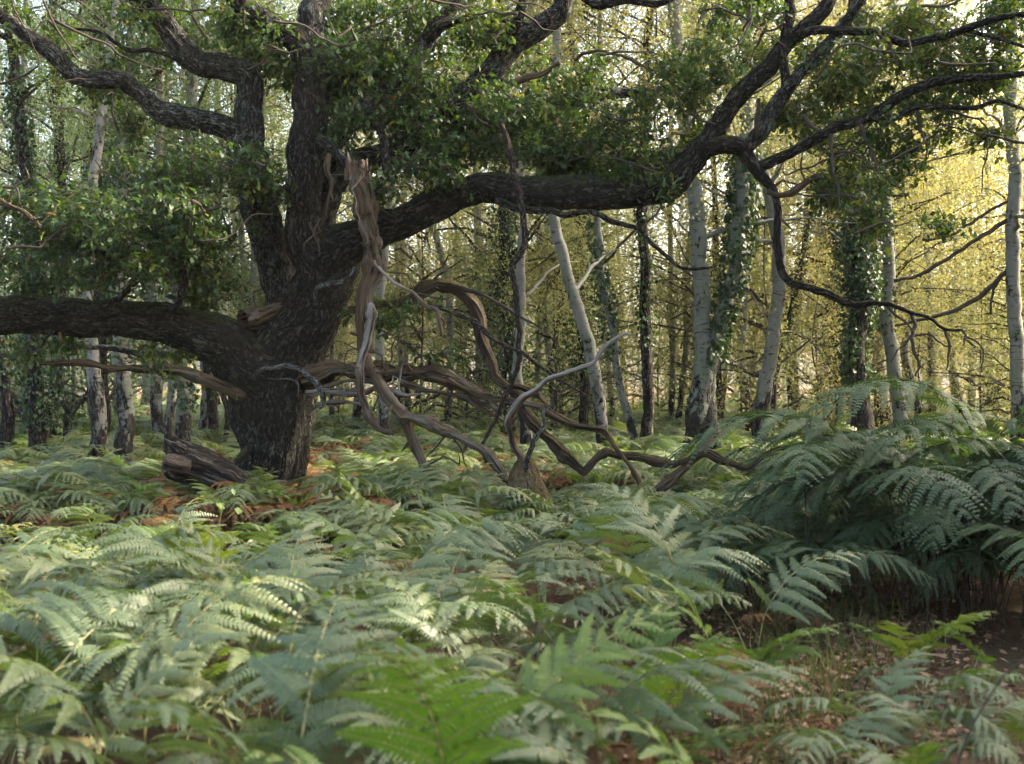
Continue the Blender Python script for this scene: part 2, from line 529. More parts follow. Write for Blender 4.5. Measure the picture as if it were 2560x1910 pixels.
def ground_material():
    m, nt, out = nodemat('woodland_floor')
    tc = N_(nt, 'ShaderNodeTexCoord')
    v = tc.outputs['Object']
    a = noise(nt, v, 1.3, 5, .6)
    b = noise(nt, v, 24, 5, .7)
    c = noise(nt, v, 90, 3, .7)
    col = ramp(nt, math_(nt, 'ADD', math_(nt, 'MULTIPLY', a, .4), math_(nt, 'MULTIPLY', b, .6)),
               [(.3, (.038, .025, .015)), (.5, (.095, .058, .034)), (.7, (.18, .11, .064))])
    col = mixc(nt, math_(nt, 'MULTIPLY', smoothstep(nt, noise(nt, v, .6, 3), .52, .62), .45), col, (.06, .075, .025))
    principled(nt, out, col, .95, .15, math_(nt, 'ADD', b, math_(nt, 'MULTIPLY', c, .5)), 1.0, .04)
    return m


M['ground'] = ground_material()

# ------------------------------------------------------------------ ground
def gz(x, y):
    x = np.asarray(x, float); y = np.asarray(y, float)
    n = vnoise(np.stack([x * .22 + 50, y * .22 + 50, x * 0], -1)) - .5
    n2 = vnoise(np.stack([x * .9 + 80, y * .9 + 20, x * 0], -1)) - .5
    return .16 * n + .06 * n2 - .02


gx = np.concatenate([np.linspace(-400, -62, 24), np.linspace(-60, 60, 241), np.linspace(62, 400, 24)])
gy = np.concatenate([np.linspace(-200, -12, 20), np.linspace(-10, 80, 181), np.linspace(84, 500, 30)])
GX, GY = np.meshgrid(gx, gy)
GV = np.stack([GX, GY, gz(GX, GY)], -1).reshape(-1, 3)
nx, ny = len(gx), len(gy)
ii = (np.arange(ny - 1)[:, None] * nx + np.arange(nx - 1)[None, :]).ravel()
ground = obj('ground', build('ground', GV, [(np.stack([ii, ii + 1, ii + nx + 1, ii + nx], -1), 0)], [M['ground']]))
tag(ground, 'brown leaf-littered woodland floor under the bracken', kind='structure')

# ------------------------------------------------------------------ leaf makers
def rotz_basis(d, up):
    d = d / (np.linalg.norm(d, axis=-1, keepdims=True) + 1e-9)
    s = np.cross(d, up); s /= np.linalg.norm(s, axis=-1, keepdims=True) + 1e-9
    u = np.cross(s, d)
    return d, s, u


OAKX = np.array([0, .28, .40, .56, .72, 1.0])
OAKW = np.array([.04, .17, .10, .27, .22, .03])


def oak_leaves(pos, dirs, ups, size, cat, rnd):
    """lobed leaves, vectorised: pos n x 3"""
    n = len(pos)
    d, s, u = rotz_basis(dirs, ups)
    k = len(OAKX)
    bend = -.22 * OAKX ** 2
    ctr = pos[:, None] + size[:, None, None] * (OAKX[None, :, None] * d[:, None] + bend[None, :, None] * u[:, None])
    wv = size[:, None, None] * OAKW[None, :, None] * s[:, None]
    lift = size[:, None, None] * (OAKW * .25)[None, :, None] * u[:, None]
    V = np.stack([ctr - wv + lift, ctr + wv + lift], 2).reshape(n, 2 * k, 3)
    f = []
    for j in range(k - 1):
        f.append([2 * j, 2 * j + 1, 2 * j + 3, 2 * j + 2])
    f = np.array(f)
    F = (np.arange(n)[:, None, None] * 2 * k + f[None]).reshape(-1, 4)
    cat.add(V.reshape(-1, 3), F, 0, np.repeat(rnd, 2 * k))


def quad_leaves(pos, dirs, ups, size, cat, rnd, wid=.55, mat=0):
    n = len(pos)
    d, s, u = rotz_basis(dirs, ups)
    z = size[:, None]
    V = np.stack([pos, pos + z * (.45 * d + wid * .5 * s), pos + z * (d - .12 * u), pos + z * (.45 * d - wid * .5 * s)], 1)
    F = np.arange(n)[:, None] * 4 + np.arange(4)[None]
    cat.add(V.reshape(-1, 3), F, mat, np.repeat(rnd, 4))


def unit(n, rng=RNG):
    v = rng.normal(size=(n, 3))
    return v / np.linalg.norm(v, axis=1, keepdims=True)


def twig_strip(cat, P, r0, r1, mat=1):
    """three-sided thin twig through points P"""
    P = np.asarray(P, float); n = len(P)
    T = np.gradient(P, axis=0); T /= np.linalg.norm(T, axis=1)[:, None] + 1e-9
    ref = np.array([.3, .2, 1.0])
    a = np.cross(T, ref); a /= np.linalg.norm(a, axis=1)[:, None] + 1e-9
    b = np.cross(T, a)
    r = np.linspace(r0, r1, n)[:, None]
    V = np.stack([P + r * (a * math.cos(t) + b * math.sin(t)) for t in (0, 2 * PI / 3, 4 * PI / 3)], 1).reshape(-1, 3)
    F = []
    for i in range(n - 1):
        for j in range(3):
            k = (j + 1) % 3
            F.append([3 * i + j, 3 * i + k, 3 * i + 3 + k, 3 * i + 3 + j])
    cat.add(V, np.array(F), mat, 0.3)


# ------------------------------------------------------------------ the old oak
OD = 13.0
oak = empty('oak_tree', (float(A(686, 955, OD)[0]), OD, 0))
tag(oak, 'huge gnarled old oak with sprawling mossy limbs and hanging dead branches', 'tree')
_seed = [0]


def limb(name, pts, mat, parent=oak, wob=0.0, ridge=None, lump=.09, grain=0.0, label=None, **kw):
    """pts: (px, py, radius px, distance)"""
    _seed[0] += 1
    P = np.array([A(p[0], p[1], p[3]) for p in pts])
    R = np.array([p[2] * S1 * p[3] for p in pts])
    if ridge is None: ridge = .026 if R.max() > .12 else (.012 if R.max() > .05 else .003)
    dead = mat.startswith('dead')
    if wob == 0.0 and name in ('limb', 'dead_branch', 'strand', 'branch'): wob = min(.06, .03 + .12 * float(np.median(R)))
    if dead:
        lump = max(lump, .16); kw.setdefault('lumpf', 8.0); grain = max(grain * 1.8, .2); R = R * .84; kw.setdefault('rvar', .42); kw.setdefault('tens', .45)
        kw.setdefault('seg', int(min(max(2 * PI * R.max() / .011, 10), 90)))
    me = tube_mesh(name, P, R, M[mat], wob=wob, ridge=ridge, lump=lump, grain=grain, seed=_seed[0], **kw)
    o = obj(name, me, parent)
    if parent is not oak and parent.parent is oak:
        o.location = (0, 0, 0)
    if label: o['label'] = label
    if dead and name == 'dead_branch' and parent is oak and R.max() > .022: spurs(o, P, R, max(2, int(len(pts) * .6)), mat)
    return o


def spurs(o, P, R, n, mat):
    rng = np.random.default_rng(1000 + _seed[0])
    Pr, Rr = resample(P, R, .05)
    for k in range(n):
        i = int(rng.integers(3, len(Pr) - 2))
        t = Pr[i + 1] - Pr[i - 1]; t /= np.linalg.norm(t)
        q = rng.normal(0, 1, 3); q -= t * q.dot(t); q /= np.linalg.norm(q)
        dv = q + t * rng.uniform(-.2, .9); dv[1] *= .6; dv /= np.linalg.norm(dv)
        long = rng.uniform() < .45
        L = rng.uniform(.25, .6) if long else rng.uniform(.04, .12) + Rr[i]
        r0 = min(.5 * Rr[i], .012) if long else .42 * Rr[i]
        b = Pr[i] + q * Rr[i] * .4
        Q = np.array([b, b + dv * L * .4 + rng.normal(0, .02, 3) * long, b + dv * L * .75 + rng.normal(0, .05, 3) * long, b + dv * L + rng.normal(0, .05, 3) * long])
        me = tube_mesh('spur', Q, [r0, r0 * .8, r0 * .6, r0 * (.2 if long else .4)], M['twig'] if long and k % 2 else M[mat], seg=7, step=.04, wob=.05 * long, lump=.2, lumpf=12, seed=2000 + _seed[0] * 9 + k)
        obj('spur', me, o).location = (0, 0, 0)


def dl(pts, d0, d1):
    """distance runs evenly from d0 to d1 along the list"""
    n = len(pts)
    return [(*p, d0 + (d1 - d0) * i / max(1, n - 1)) for i, p in enumerate(pts)]


trunk = limb('trunk', dl([(690, 1400, 150), (688, 1330, 110), (687, 1270, 92), (686, 1203, 83), (687, 1125, 86), (684, 1047, 97), (682, 989, 105), (688, 930, 106),
                          (712, 872, 96), (757, 808, 82), (797, 735, 74), (828, 665, 72), (842, 610, 66), (846, 575, 50)], 13.0, 13.0), 'oak', ridge=.03, lump=.10)
# great left limb
K = limb('limb', dl([(690, 950, 92), (650, 922, 88), (600, 890, 74), (544, 853, 60), (466, 818, 51), (388, 799, 46), (311, 791, 43), (233, 790, 45), (155, 791, 46), (78, 788, 47), (0, 786, 48), (-130, 770, 46), (-260, 740, 40)], 12.95, 11.7), 'oak', ridge=.024, lump=.08)
# back left stem with its two arms
stemB = limb('limb', [(735, 900, 50, 13.3), (702, 800, 46, 13.35), (694, 700, 43, 13.35), (684, 621, 43, 13.3), (660, 555, 44, 13.2), (641, 466, 43, 13.1), (624, 375, 44, 13.0), (627, 310, 35, 13.0), (631, 245, 30, 13.0), (616, 188, 31, 13.0), (563, 167, 30, 12.95), (505, 163, 29, 12.9), (466, 128, 28, 12.85), (427, 85, 26, 12.8), (388, 39, 25, 12.7), (350, 0, 25, 12.6), (300, -60, 22, 12.5)], 'oak_lichen', lump=.08)
limb('limb', dl([(625, 350, 34), (600, 335, 31), (563, 318, 27), (485, 290, 26), (425, 281, 28), (382, 264, 24), (350, 233, 20), (303, 207, 21), (233, 202, 20), (186, 186, 20), (136, 136, 20), (78, 97, 18), (23, 50, 15), (-30, 15, 13), (-120, -40, 10)], 13.0, 12.3), 'oak_lichen')
# upright stem
limb('limb', dl([(815, 730, 50), (785, 670, 48), (769, 621, 45), (762, 560, 42), (761, 505, 41), (765, 388, 42), (773, 272, 40), (772, 194, 38), (764, 140, 36), (735, 98, 30), (700, 73, 27), (652, 44, 26), (602, -5, 25), (560, -60, 22)], 12.9, 12.7), 'oak', lump=.07)
limb('limb', dl([(768, 150, 32), (778, 90, 30), (782, 39, 30), (800, 0, 28), (830, -60, 24)], 12.8, 13.0), 'oak_lichen')
# great right limb
E = limb('limb', dl([(820, 650, 62), (865, 612, 52), (925, 585, 45), (1005, 553, 41), (1083, 513, 41), (1141, 485, 38), (1219, 474, 36), (1316, 483, 41), (1413, 484, 40), (1510, 480, 40), (1607, 481, 35), (1666, 471, 35), (1700, 447, 34), (1739, 394, 32), (1775, 350, 29), (1805, 298, 25), (1848, 249, 23), (1894, 194, 22), (1932, 150, 20), (1975, 108, 19), (2011, 78, 19), (2050, 39, 18), (2095, -20, 16)], 12.9, 12.2), 'oak', ridge=.02)
limb('limb', dl([(1770, 365, 26), (1817, 360, 22), (1852, 370, 20), (1879, 408, 16), (1902, 439, 14), (1929, 474, 11), (1941, 505, 9.5), (1945, 563, 9), (1945, 621, 9), (1949, 643, 9), (1960, 686, 9.5), (1987, 709, 10), (2022, 721, 9), (2061, 737, 9), (2092, 752, 9), (2135, 762, 8), (2185, 756, 7), (2236, 762, 6), (2283, 779, 5), (2321, 791, 4.5), (2360, 822, 4), (2403, 822, 3)], 12.4, 11.8), 'oak_moss', wob=.03)
limb('limb', dl([(1860, 375, 18), (1894, 338, 20), (1921, 295, 19), (1949, 256, 18), (1972, 221, 17), (2011, 175, 16), (2050, 136, 15), (2088, 89, 14), (2127, 35, 13), (2166, -20, 12)], 12.35, 12.0), 'oak_lichen')
limb('limb', dl([(1966, 232, 13), (1963, 190, 12), (1964, 117, 13), (1967, 50, 13), (1974, -20, 12)], 12.25, 12.3), 'oak')
e3 = limb('limb', dl([(1876, 424, 13), (1933, 404, 13), (1991, 377, 13), (2042, 350, 14), (2088, 322, 14), (2147, 303, 13), (2197, 280, 13), (2236, 249, 13), (2283, 225, 12), (2341, 206, 11), (2399, 200, 10), (2457, 194, 9), (2516, 190, 8), (2590, 180, 7)], 12.35, 11.6), 'oak', wob=.02)
limb('limb', dl([(2185, 296, 9), (2201, 299, 8), (2244, 287, 7), (2283, 268, 7), (2360, 268, 6), (2438, 268, 6), (2496, 252, 5), (2570, 275, 4)], 11.95, 11.5), 'oak', wob=.02)
limb('limb', dl([(2000, 88, 13), (2026, 78, 11), (2069, 78, 10), (2119, 78, 10), (2186, 85, 10), (2244, 105, 10), (2283, 109, 10), (2341, 97, 9), (2399, 82, 9), (2457, 58, 9), (2508, 39, 8), (2590, 30, 7)], 12.2, 11.5), 'oak', wob=.02)
limb('limb', dl([(2420, 75, 7), (2450, 84, 5), (2496, 93, 5), (2570, 120, 4)], 11.7, 11.4), 'oak', wob=.02)
# middle limbs behind the leaves
limb('limb', dl([(800, 580, 38), (828, 470, 34), (875, 418, 32), (928, 396, 30), (1005, 369, 30), (1064, 338, 28), (1141, 311, 26), (1238, 284, 23), (1316, 272, 20), (1413, 252, 18), (1510, 233, 15), (1607, 233, 10), (1690, 215, 6)], 13.2, 13.6), 'oak_lichen')
limb('limb', dl([(1064, 338, 24), (1130, 275, 27), (1190, 210, 29), (1258, 136, 30), (1297, 105, 28), (1355, 66, 26), (1405, 27, 25), (1420, -20, 23)], 13.3, 13.2), 'oak_lichen')
limb('limb', dl([(1255, 138, 18), (1269, 89, 14), (1297, 39, 13), (1315, -20, 12)], 13.2, 13.0), 'oak')
limb('limb', dl([(785, 420, 24), (860, 330, 22), (950, 240, 20), (1036, 155, 19), (1068, 97, 19), (1102, 47, 19), (1150, -15, 18)], 12.9, 13.2), 'oak_lichen')
limb('limb', dl([(1060, 110, 12), (1099, 74, 10), (1141, 50, 9), (1200, 45, 7), (1258, 49, 5), (1330, 60, 3)], 13.1, 12.8), 'oak', wob=.03)
limb('limb', dl([(1440, -30, 14), (1471, 0, 11), (1502, 12, 12), (1569, -2, 10), (1646, 6, 9), (1690, -10, 8)], 12.6, 12.4), 'oak', wob=.02)
limb('limb', dl([(470, 165, 7), (427, 140, 6), (377, 124, 6), (330, 128, 6), (287, 109, 5), (256, 85, 5), (217, 74, 4), (175, 70, 4), (136, 54, 3)], 12.8, 12.4), 'oak', wob=.02)
# lower left branches
limb('limb', dl([(615, 985, 22), (579, 973, 16), (544, 964, 16), (497, 945, 15), (447, 928, 13.5), (388, 921, 13), (330, 919, 12), (272, 919, 11), (233, 911, 10), (194, 905, 10), (136, 909, 8), (78, 909, 7), (39, 898, 6), (0, 884, 5.5), (-70, 860, 4)], 12.6, 11.8), 'dead_brown', wob=.02, grain=.1, label='thin bare brown branch sweeping out low to the side')
limb('limb', dl([(640, 940, 16), (560, 902, 14), (466, 884, 12), (408, 884, 12), (350, 884, 10), (280, 870, 7), (200, 866, 5)], 13.5, 14.3), 'oak_lichen', wob=.02)
limb('limb', dl([(60, 905, 5), (95, 880, 5), (110, 850, 4), (135, 825, 3)], 11.9, 11.7), 'oak')
limb('limb', dl([(420, 800, 10), (450, 740, 8), (462, 700, 8), (468, 620, 7), (470, 560, 5), (455, 500, 3)], 12.2, 12.0), 'oak', wob=.03)
limb('limb', dl([(250, 770, 10), (310, 735, 8), (350, 690, 7), (340, 640, 5), (300, 600, 3)], 11.9, 11.7), 'oak', wob=.04)
# broken hollow stub
stub = limb('broken_stub', dl([(745, 765, 26), (712, 768, 27), (670, 783, 28), (635, 795, 30), (608, 799, 27)], 12.9, 12.55), 'dead_brown', grain=.22, open_end=True, ridge=0, label='hollow broken brown limb stub with a ragged rim')
limb('stub_hollow', dl([(700, 772, 8), (670, 783, 20), (635, 795, 24), (607, 799, 25.5)], 12.85, 12.54), 'cut', parent=stub, grain=.15, open_end=True, ridge=0)
# curved lichened branch lying in front of the trunk
limb('dead_branch', dl([(632, 945, 9), (645, 927, 8), (680, 921, 6), (719, 915, 6), (757, 927, 7), (788, 950, 8), (802, 977, 8), (804, 1008, 7), (795, 1016, 5)], 12.5, 12.25), 'oak_pale', ridge=0, lump=.12, label='thin pale lichened branch curling down across the trunk')
limb('dead_branch', dl([(788, 760, 7), (788, 742, 5), (792, 723, 5), (809, 710, 5.5), (839, 706, 6), (864, 700, 6), (877, 691, 6), (884, 672, 6)], 12.62, 12.3), 'oak_pale', ridge=0)
limb('dead_branch', dl([(800, 345, 13), (836, 372, 11), (860, 396, 11), (882, 420, 10)], 12.6, 12.35), 'oak_lichen', ridge=0, grain=.15)
limb('dead_branch', dl([(822, 385, 6), (817, 410, 7), (818, 432, 7), (826, 455, 8), (821, 490, 8), (811, 524, 8), (797, 556, 7), (782, 575, 4)], 12.45, 12.4), 'dead_brown', ridge=0, grain=.15)
limb('dead_branch', dl([(774, 556, 5), (779, 570, 7), (790, 588, 7), (803, 610, 6)], 12.42, 12.4), 'dead_brown', ridge=0)
limb('limb', dl([(925, 500, 9), (940, 480, 10), (958, 463, 10), (971, 440, 10), (974, 420, 10), (968, 385, 11), (960, 350, 10), (945, 320, 9), (905, 300, 8)], 12.3, 12.8), 'oak', ridge=.004)
# hanging dead limb
hang = limb('dead_branch', dl([(890, 414, 29), (895, 450, 28), (906, 500, 26), (920, 548, 25), (932, 610, 25), (926, 665, 30), (918, 720, 27), (916, 772, 25), (914, 830, 20), (908, 870, 14)], 12.35, 12.2), 'dead_brown', ridge=0, grain=.16, lump=.06, label='barkless grey-brown dead limb hanging straight down')
for k, (x_, y_, r_, t_) in enumerate([(866, 398, 7, 3), (874, 388, 8, -3), (885, 402, 6, 0), (900, 408, 6, 2), (912, 404, 7, 4), (920, 416, 5, 5)]):
    limb('splinter', [(x_ + 4, 450, r_ + 2, 12.3), (x_ + 2, 428, r_, 12.28), (x_ + t_, y_ + 8, r_ * .6, 12.26), (x_ + t_ * 1.5, y_ - 8, 1, 12.26)], 'dead_grey' if k % 2 else 'dead_brown', parent=hang, ridge=0)
limb('strand', dl([(928, 760, 12), (926, 814, 15), (911, 862, 14), (901, 912, 13), (896, 941, 12), (900, 975, 11), (907, 1018, 10), (924, 1047, 10), (949, 1073, 8), (985, 1090, 4)], 12.15, 12.05), 'dead_grey', parent=hang, ridge=0, grain=.14)
limb('dead_branch', dl([(912, 820, 18), (905, 868, 15), (924, 912, 14), (949, 946, 15), (970, 979, 16), (987, 1009, 18), (1013, 1039, 19), (1042, 1047, 16), (1093, 1068, 15), (1136, 1090, 15), (1178, 1111, 14), (1212, 1130, 13), (1237, 1157, 12), (1258, 1191, 11), (1278, 1212, 9), (1300, 1260, 8)], 12.25, 11.6), 'dead_brown', ridge=0, grain=.16, label='brown dead limb reaching down to the mossy stump')
limb('dead_branch', dl([(1000, 1030, 15), (1021, 1077, 16), (1038, 1119, 13), (1055, 1162, 11), (1072, 1196, 9), (1092, 1240, 7)], 12.15, 12.0), 'dead_brown', ridge=0, grain=.16, lump=.14)
# red-brown dead limb to the side
R1 = limb('dead_branch', dl([(760, 945, 30), (797, 933, 25), (839, 921, 23), (890, 924, 24), (945, 933, 23), (1008, 933, 21), (1072, 929, 20), (1102, 934, 20), (1136, 950, 18), (1169, 973, 19), (1212, 1001, 19), (1243, 1020, 14), (1250, 1024, 6)], 12.75, 12.2), 'dead_brown', ridge=0, grain=.22, label='thick reddish dead limb with peeling bark')
limb('strand', dl([(1120, 950, 10), (1160, 968, 10), (1203, 984, 10), (1241, 994, 10), (1284, 1001, 10), (1316, 1008, 10), (1355, 1020, 11), (1386, 1039, 10), (1417, 1059, 10), (1456, 1070, 10), (1510, 1078, 10), (1526, 1105, 9), (1549, 1140, 8), (1572, 1164, 7), (1590, 1195, 5), (1600, 1230, 4)], 12.3, 12.0), 'dead_brown', parent=R1, ridge=0, grain=.2, wob=.02)
limb('strand', dl([(1000, 955, 9), (1059, 975, 8), (1114, 984, 8), (1165, 996, 7), (1195, 1018, 5), (1241, 1043, 4), (1282, 1070, 2)], 12.5, 12.3), 'dead_brown', parent=R1, ridge=0, grain=.15, wob=.02)
limb('dead_branch', dl([(770, 985, 15), (788, 984, 13), (830, 982, 11), (869, 984, 10), (915, 981, 8), (941, 968, 9), (979, 977, 9), (1008, 986, 8), (1050, 981, 3)], 12.6, 12.1), 'dead_grey', ridge=0, grain=.18)
limb('dead_branch', dl([(790, 972, 6), (830, 962, 5), (864, 955, 5), (895, 959, 3)], 12.6, 12.4), 'dead_grey', ridge=0)
limb('dead_branch', dl([(770, 1026, 7), (788, 1020, 6), (822, 1007, 6), (860, 1005, 5), (902, 1010, 3)], 12.7, 12.5), 'dead_grey', ridge=0)
# arching limb that runs down and along the ferns
arch = limb('limb', [(800, 790, 32, 13.2), (850, 775, 24, 13.3), (900, 771, 20, 13.35), (958, 763, 18, 13.4), (1030, 748, 17, 13.4), (1059, 724, 18, 13.4), (1093, 712, 20, 13.4), (1127, 718, 20, 13.4), (1157, 737, 18, 13.4), (1182, 763, 17, 13.4), (1199, 797, 16, 13.4), (1204, 835, 16, 13.4), (1216, 873, 16, 13.4), (1229, 912, 16, 13.35), (1243, 948, 16, 13.3), (1268, 967, 16, 13.2), (1290, 985, 16, 13.1), (1308, 1016, 16, 13.0), (1335, 1059, 18, 12.9), (1370, 1094, 17, 12.8), (1405, 1129, 16, 12.7), (1433, 1156, 16, 12.6), (1458, 1180, 16, 12.55), (1487, 1149, 12, 12.55), (1518, 1129, 11, 12.55), (1557, 1137, 11, 12.55), (1596, 1140, 11, 12.55), (1646, 1154, 11, 12.5), (1685, 1160, 12, 12.5), (1739, 1140, 11, 12.45), (1770, 1133, 11, 12.4), (1801, 1152, 10, 12.4), (1832, 1162, 10, 12.4), (1871, 1170, 10, 12.35), (1894, 1152, 9, 12.3), (1917, 1133, 7, 12.3), (1952, 1119, 6, 12.3), (1991, 1125, 5, 12.3), (2060, 1128, 3, 12.3)], 'dead_moss', wob=.015, grain=.08, ridge=.006, label='mossy limb arching over and trailing along the bracken')
limb('twig', dl([(1262, 968, 6), (1290, 965, 9), (1316, 973, 10), (1347, 989, 9), (1370, 1015, 6), (1380, 1035, 4)], 13.0, 12.6), 'dead_brown', parent=arch, ridge=0)
limb('twig', dl([(1130, 716, 6), (1155, 720, 5), (1200, 733, 5), (1269, 767, 4), (1316, 799, 3), (1350, 818, 2)], 13.3, 12.8), 'twig', parent=arch, wob=.03)
limb('twig', dl([(2000, 1125, 3), (2030, 1105, 4), (2026, 1080, 4), (2060, 1070, 3), (2095, 1090, 2.5), (2130, 1085, 2)], 12.3, 12.2), 'twig', parent=arch, wob=.05)
limb('twig', dl([(2030, 1110, 3), (2035, 1140, 3), (2070, 1150, 2), (2075, 1170, 2)], 12.3, 12.2), 'twig', parent=arch, wob=.05)
# hanging lichened branch in the middle
limb('dead_branch', dl([(1250, 300, 7), (1262, 350, 9), (1269, 373, 9), (1281, 419, 9), (1293, 466, 8.5), (1304, 524, 8), (1312, 575, 8), (1308, 614, 8), (1293, 641, 8), (1281, 660, 8), (1281, 698, 7.5), (1291, 775, 7), (1302, 853, 7), (1302, 892, 6.5), (1281, 946, 6), (1262, 989, 6), (1246, 1039, 5), (1223, 1086, 4.5), (1207, 1113, 4), (1209, 1164, 3)], 12.2, 11.9), 'oak_thin', ridge=0, wob=.035, label='slender bare branch dangling from the great limb')
limb('dead_branch', dl([(1240, 500, 8), (1266, 509, 8), (1289, 522, 9), (1340, 528, 9), (1386, 528, 8), (1413, 538, 8), (1471, 528, 7), (1530, 551, 7), (1600, 571, 6), (1627, 606, 5), (1658, 633, 5), (1700, 668, 4), (1739, 674, 4), (1785, 668, 2.5)], 12.4, 11.9), 'oak', ridge=0, wob=.02)
u1 = limb('dead_branch', dl([(935, 655, 8), (955, 678, 6), (986, 705, 6), (1036, 733, 7), (1064, 764, 8), (1091, 775, 7), (1098, 800, 5), (1104, 835, 3)], 12.2, 12.0), 'dead_grey', ridge=0, wob=.01)
limb('strand', dl([(1070, 764, 6), (1110, 772, 6), (1145, 787, 6), (1188, 803, 6), (1223, 838, 6.5), (1258, 861, 6), (1304, 880, 5), (1347, 915, 4.5), (1394, 946, 4), (1433, 970, 3), (1475, 994, 2)], 12.1, 11.9), 'oak_thin', parent=u1, ridge=0, wob=.01)
limb('dead_branch', dl([(1235, 235, 8), (1250, 225, 9), (1316, 194, 9.5), (1367, 179, 8), (1398, 159, 6)], 12.8, 12.6), 'dead_brown', ridge=0, grain=.15)
limb('dead_branch', dl([(1440, 150, 5), (1460, 133, 5), (1506, 130, 5), (1569, 148, 4), (1635, 177, 2.5)], 12.5, 12.3), 'dead_brown', ridge=0)
limb('dead_branch', dl([(1920, 478, 11), (1950, 490, 10), (1980, 485, 9), (2007, 462, 9), (2034, 447, 8), (2063, 443, 6)], 12.25, 12.1), 'dead_brown', ridge=0, grain=.12)
limb('dead_branch', dl([(1938, 500, 5), (1956, 544, 5), (1980, 570, 2.5)], 12.25, 12.1), 'dead_brown', ridge=0)
for pts in ([(2275, 776, 4.5), (2286, 814, 5), (2279, 837, 5), (2283, 884, 4), (2302, 915, 3), (2300, 950, 2)],
            [(2279, 838, 3.5), (2262, 858, 3), (2240, 870, 2.5), (2228, 900, 2)],
            [(2362, 824, 4), (2368, 850, 3.5), (2366, 884, 3), (2362, 920, 2)],
            [(2403, 822, 3), (2412, 845, 3), (2405, 872, 2)], [(2410, 840, 2.5), (2440, 855, 2.5), (2455, 880, 2), (2450, 930, 1.5)],
            [(2283, 840, 3), (2320, 835, 2.5), (2360, 860, 2), (2380, 865, 1.5)], [(2215, 762, 4), (2240, 785, 3.5), (2262, 800, 3), (2276, 825, 3)]):
    limb('twig', dl(pts, 11.95, 11.8), 'twig', wob=.05)
for pts in ([(2075, 335, 5), (2085, 385, 4), (2088, 430, 4), (2100, 470, 3), (2095, 520, 2)], [(2293, 270, 4), (2305, 320, 3.5), (2322, 350, 3), (2330, 395, 2)],
            [(2220, 90, 5), (2235, 130, 4), (2250, 170, 2)], [(2150, 310, 5), (2180, 380, 4), (2190, 440, 3), (2240, 470, 2)],
            [(2360, 275, 3), (2440, 300, 2.5), (2468, 330, 2.5), (2462, 420, 2), (2455, 480, 1.5)], [(2010, 290, 6), (2035, 310, 5), (2060, 325, 4)],
            [(1895, 340, 6), (1888, 300, 6), (1895, 245, 5)], [(2080, 385, 3.5), (2120, 380, 3), (2170, 400, 3), (2200, 440, 2)]):
    limb('twig', dl(pts, 12.0, 11.8), 'twig', wob=.05)
# twigs reaching in at the far edge
limb('dead_branch', dl([(-40, 480, 8), (0, 497, 8), (58, 524, 8), (90, 550, 7), (103, 565, 6)], 10.6, 10.6), 'dead_brown', ridge=0, label='broken orange-brown branch tip')
limb('dead_branch', dl([(-60, 225, 3), (0, 205, 3), (60, 180, 2.8), (92, 155, 2.5), (75, 105, 2), (39, 23, 2), (20, -30, 2)], 10.6, 10.6), 'twig')
limb('dead_branch', dl([(100, -20, 3), (135, 60, 3), (170, 110, 2.5), (195, 150, 2), (240, 165, 1.5)], 10.6, 10.8), 'twig', wob=.02)

# oak foliage: sprays of lobed leaves on twigs
def oak_sprays(cat, centres, rng, leaf=.10, per=13, yellow=0.0, spread=.30):
    n = len(centres)
    az = rng.uniform(0, 2 * PI, n)
    el = rng.normal(-.1, .35, n)
    d = np.stack([np.cos(az) * np.cos(el), np.sin(az) * np.cos(el), np.sin(el)], -1)
    L = rng.uniform(.7, 1.3, n) * spread
    shade = rng.uniform(0, 1, n)
    for i in range(n):
        side = np.cross(d[i], [0, 0, 1.0]); side /= np.linalg.norm(side) + 1e-6
        t = np.linspace(0, 1, 5)[:, None]
        P = centres[i] + d[i] * L[i] * (t - .5) + side * (.12 * L[i]) * np.sin(t * 3 + shade[i] * 6) + np.array([0, 0, -1.0]) * (.2 * L[i]) * t ** 2
        twig_strip(cat, P[::2], .0045, .002)
    k = per
    t = rng.uniform(.1, 1.05, (n, k))
    pos = centres[:, None] + d[:, None] * (L[:, None] * (t - .5))[..., None] + rng.normal(0, .042 * spread / .3, (n, k, 3))
    pos[..., 2] -= .2 * L[:, None] * t ** 2
    dirs = d[:, None] * .6 + rng.normal(0, .75, (n, k, 3)); dirs[..., 2] -= .25
    ups = np.array([0, 0, 1.0]) + rng.normal(0, .45, (n, k, 3))
    rnd = np.clip(.38 * shade[:, None] + rng.uniform(0, .55, (n, k)) + yellow, 0, 1)
    m = rng.uniform(0, 1, (n, k)) > .985 - yellow * .05
    rnd = np.where(m, rng.uniform(.85, 1, (n, k)), np.minimum(rnd, .93))
    size = rng.uniform(.5, 1.4, (n, k)) * leaf
    oak_leaves(pos.reshape(-1, 3), dirs.reshape(-1, 3), ups.reshape(-1, 3), size.ravel(), cat, rnd.ravel())


def blob(cx, cy, rx, ry, d, dd, n, rng):
    """points clumped inside an ellipsoid about a place in the crown"""
    m = max(2, n // 9)
    q = unit(m, rng) * rng.uniform(0, 1, (m, 1)) ** (1 / 2.2)
    cen = q[rng.integers(0, m, n)] + rng.normal(0, .13, (n, 3))
    dist = d + cen[:, 1] * dd
    c = A(cx, cy, d)
    return np.stack([c[0] + cen[:, 0] * rx * S1 * d, dist, c[2] + cen[:, 2] * ry * S1 * d], -1)


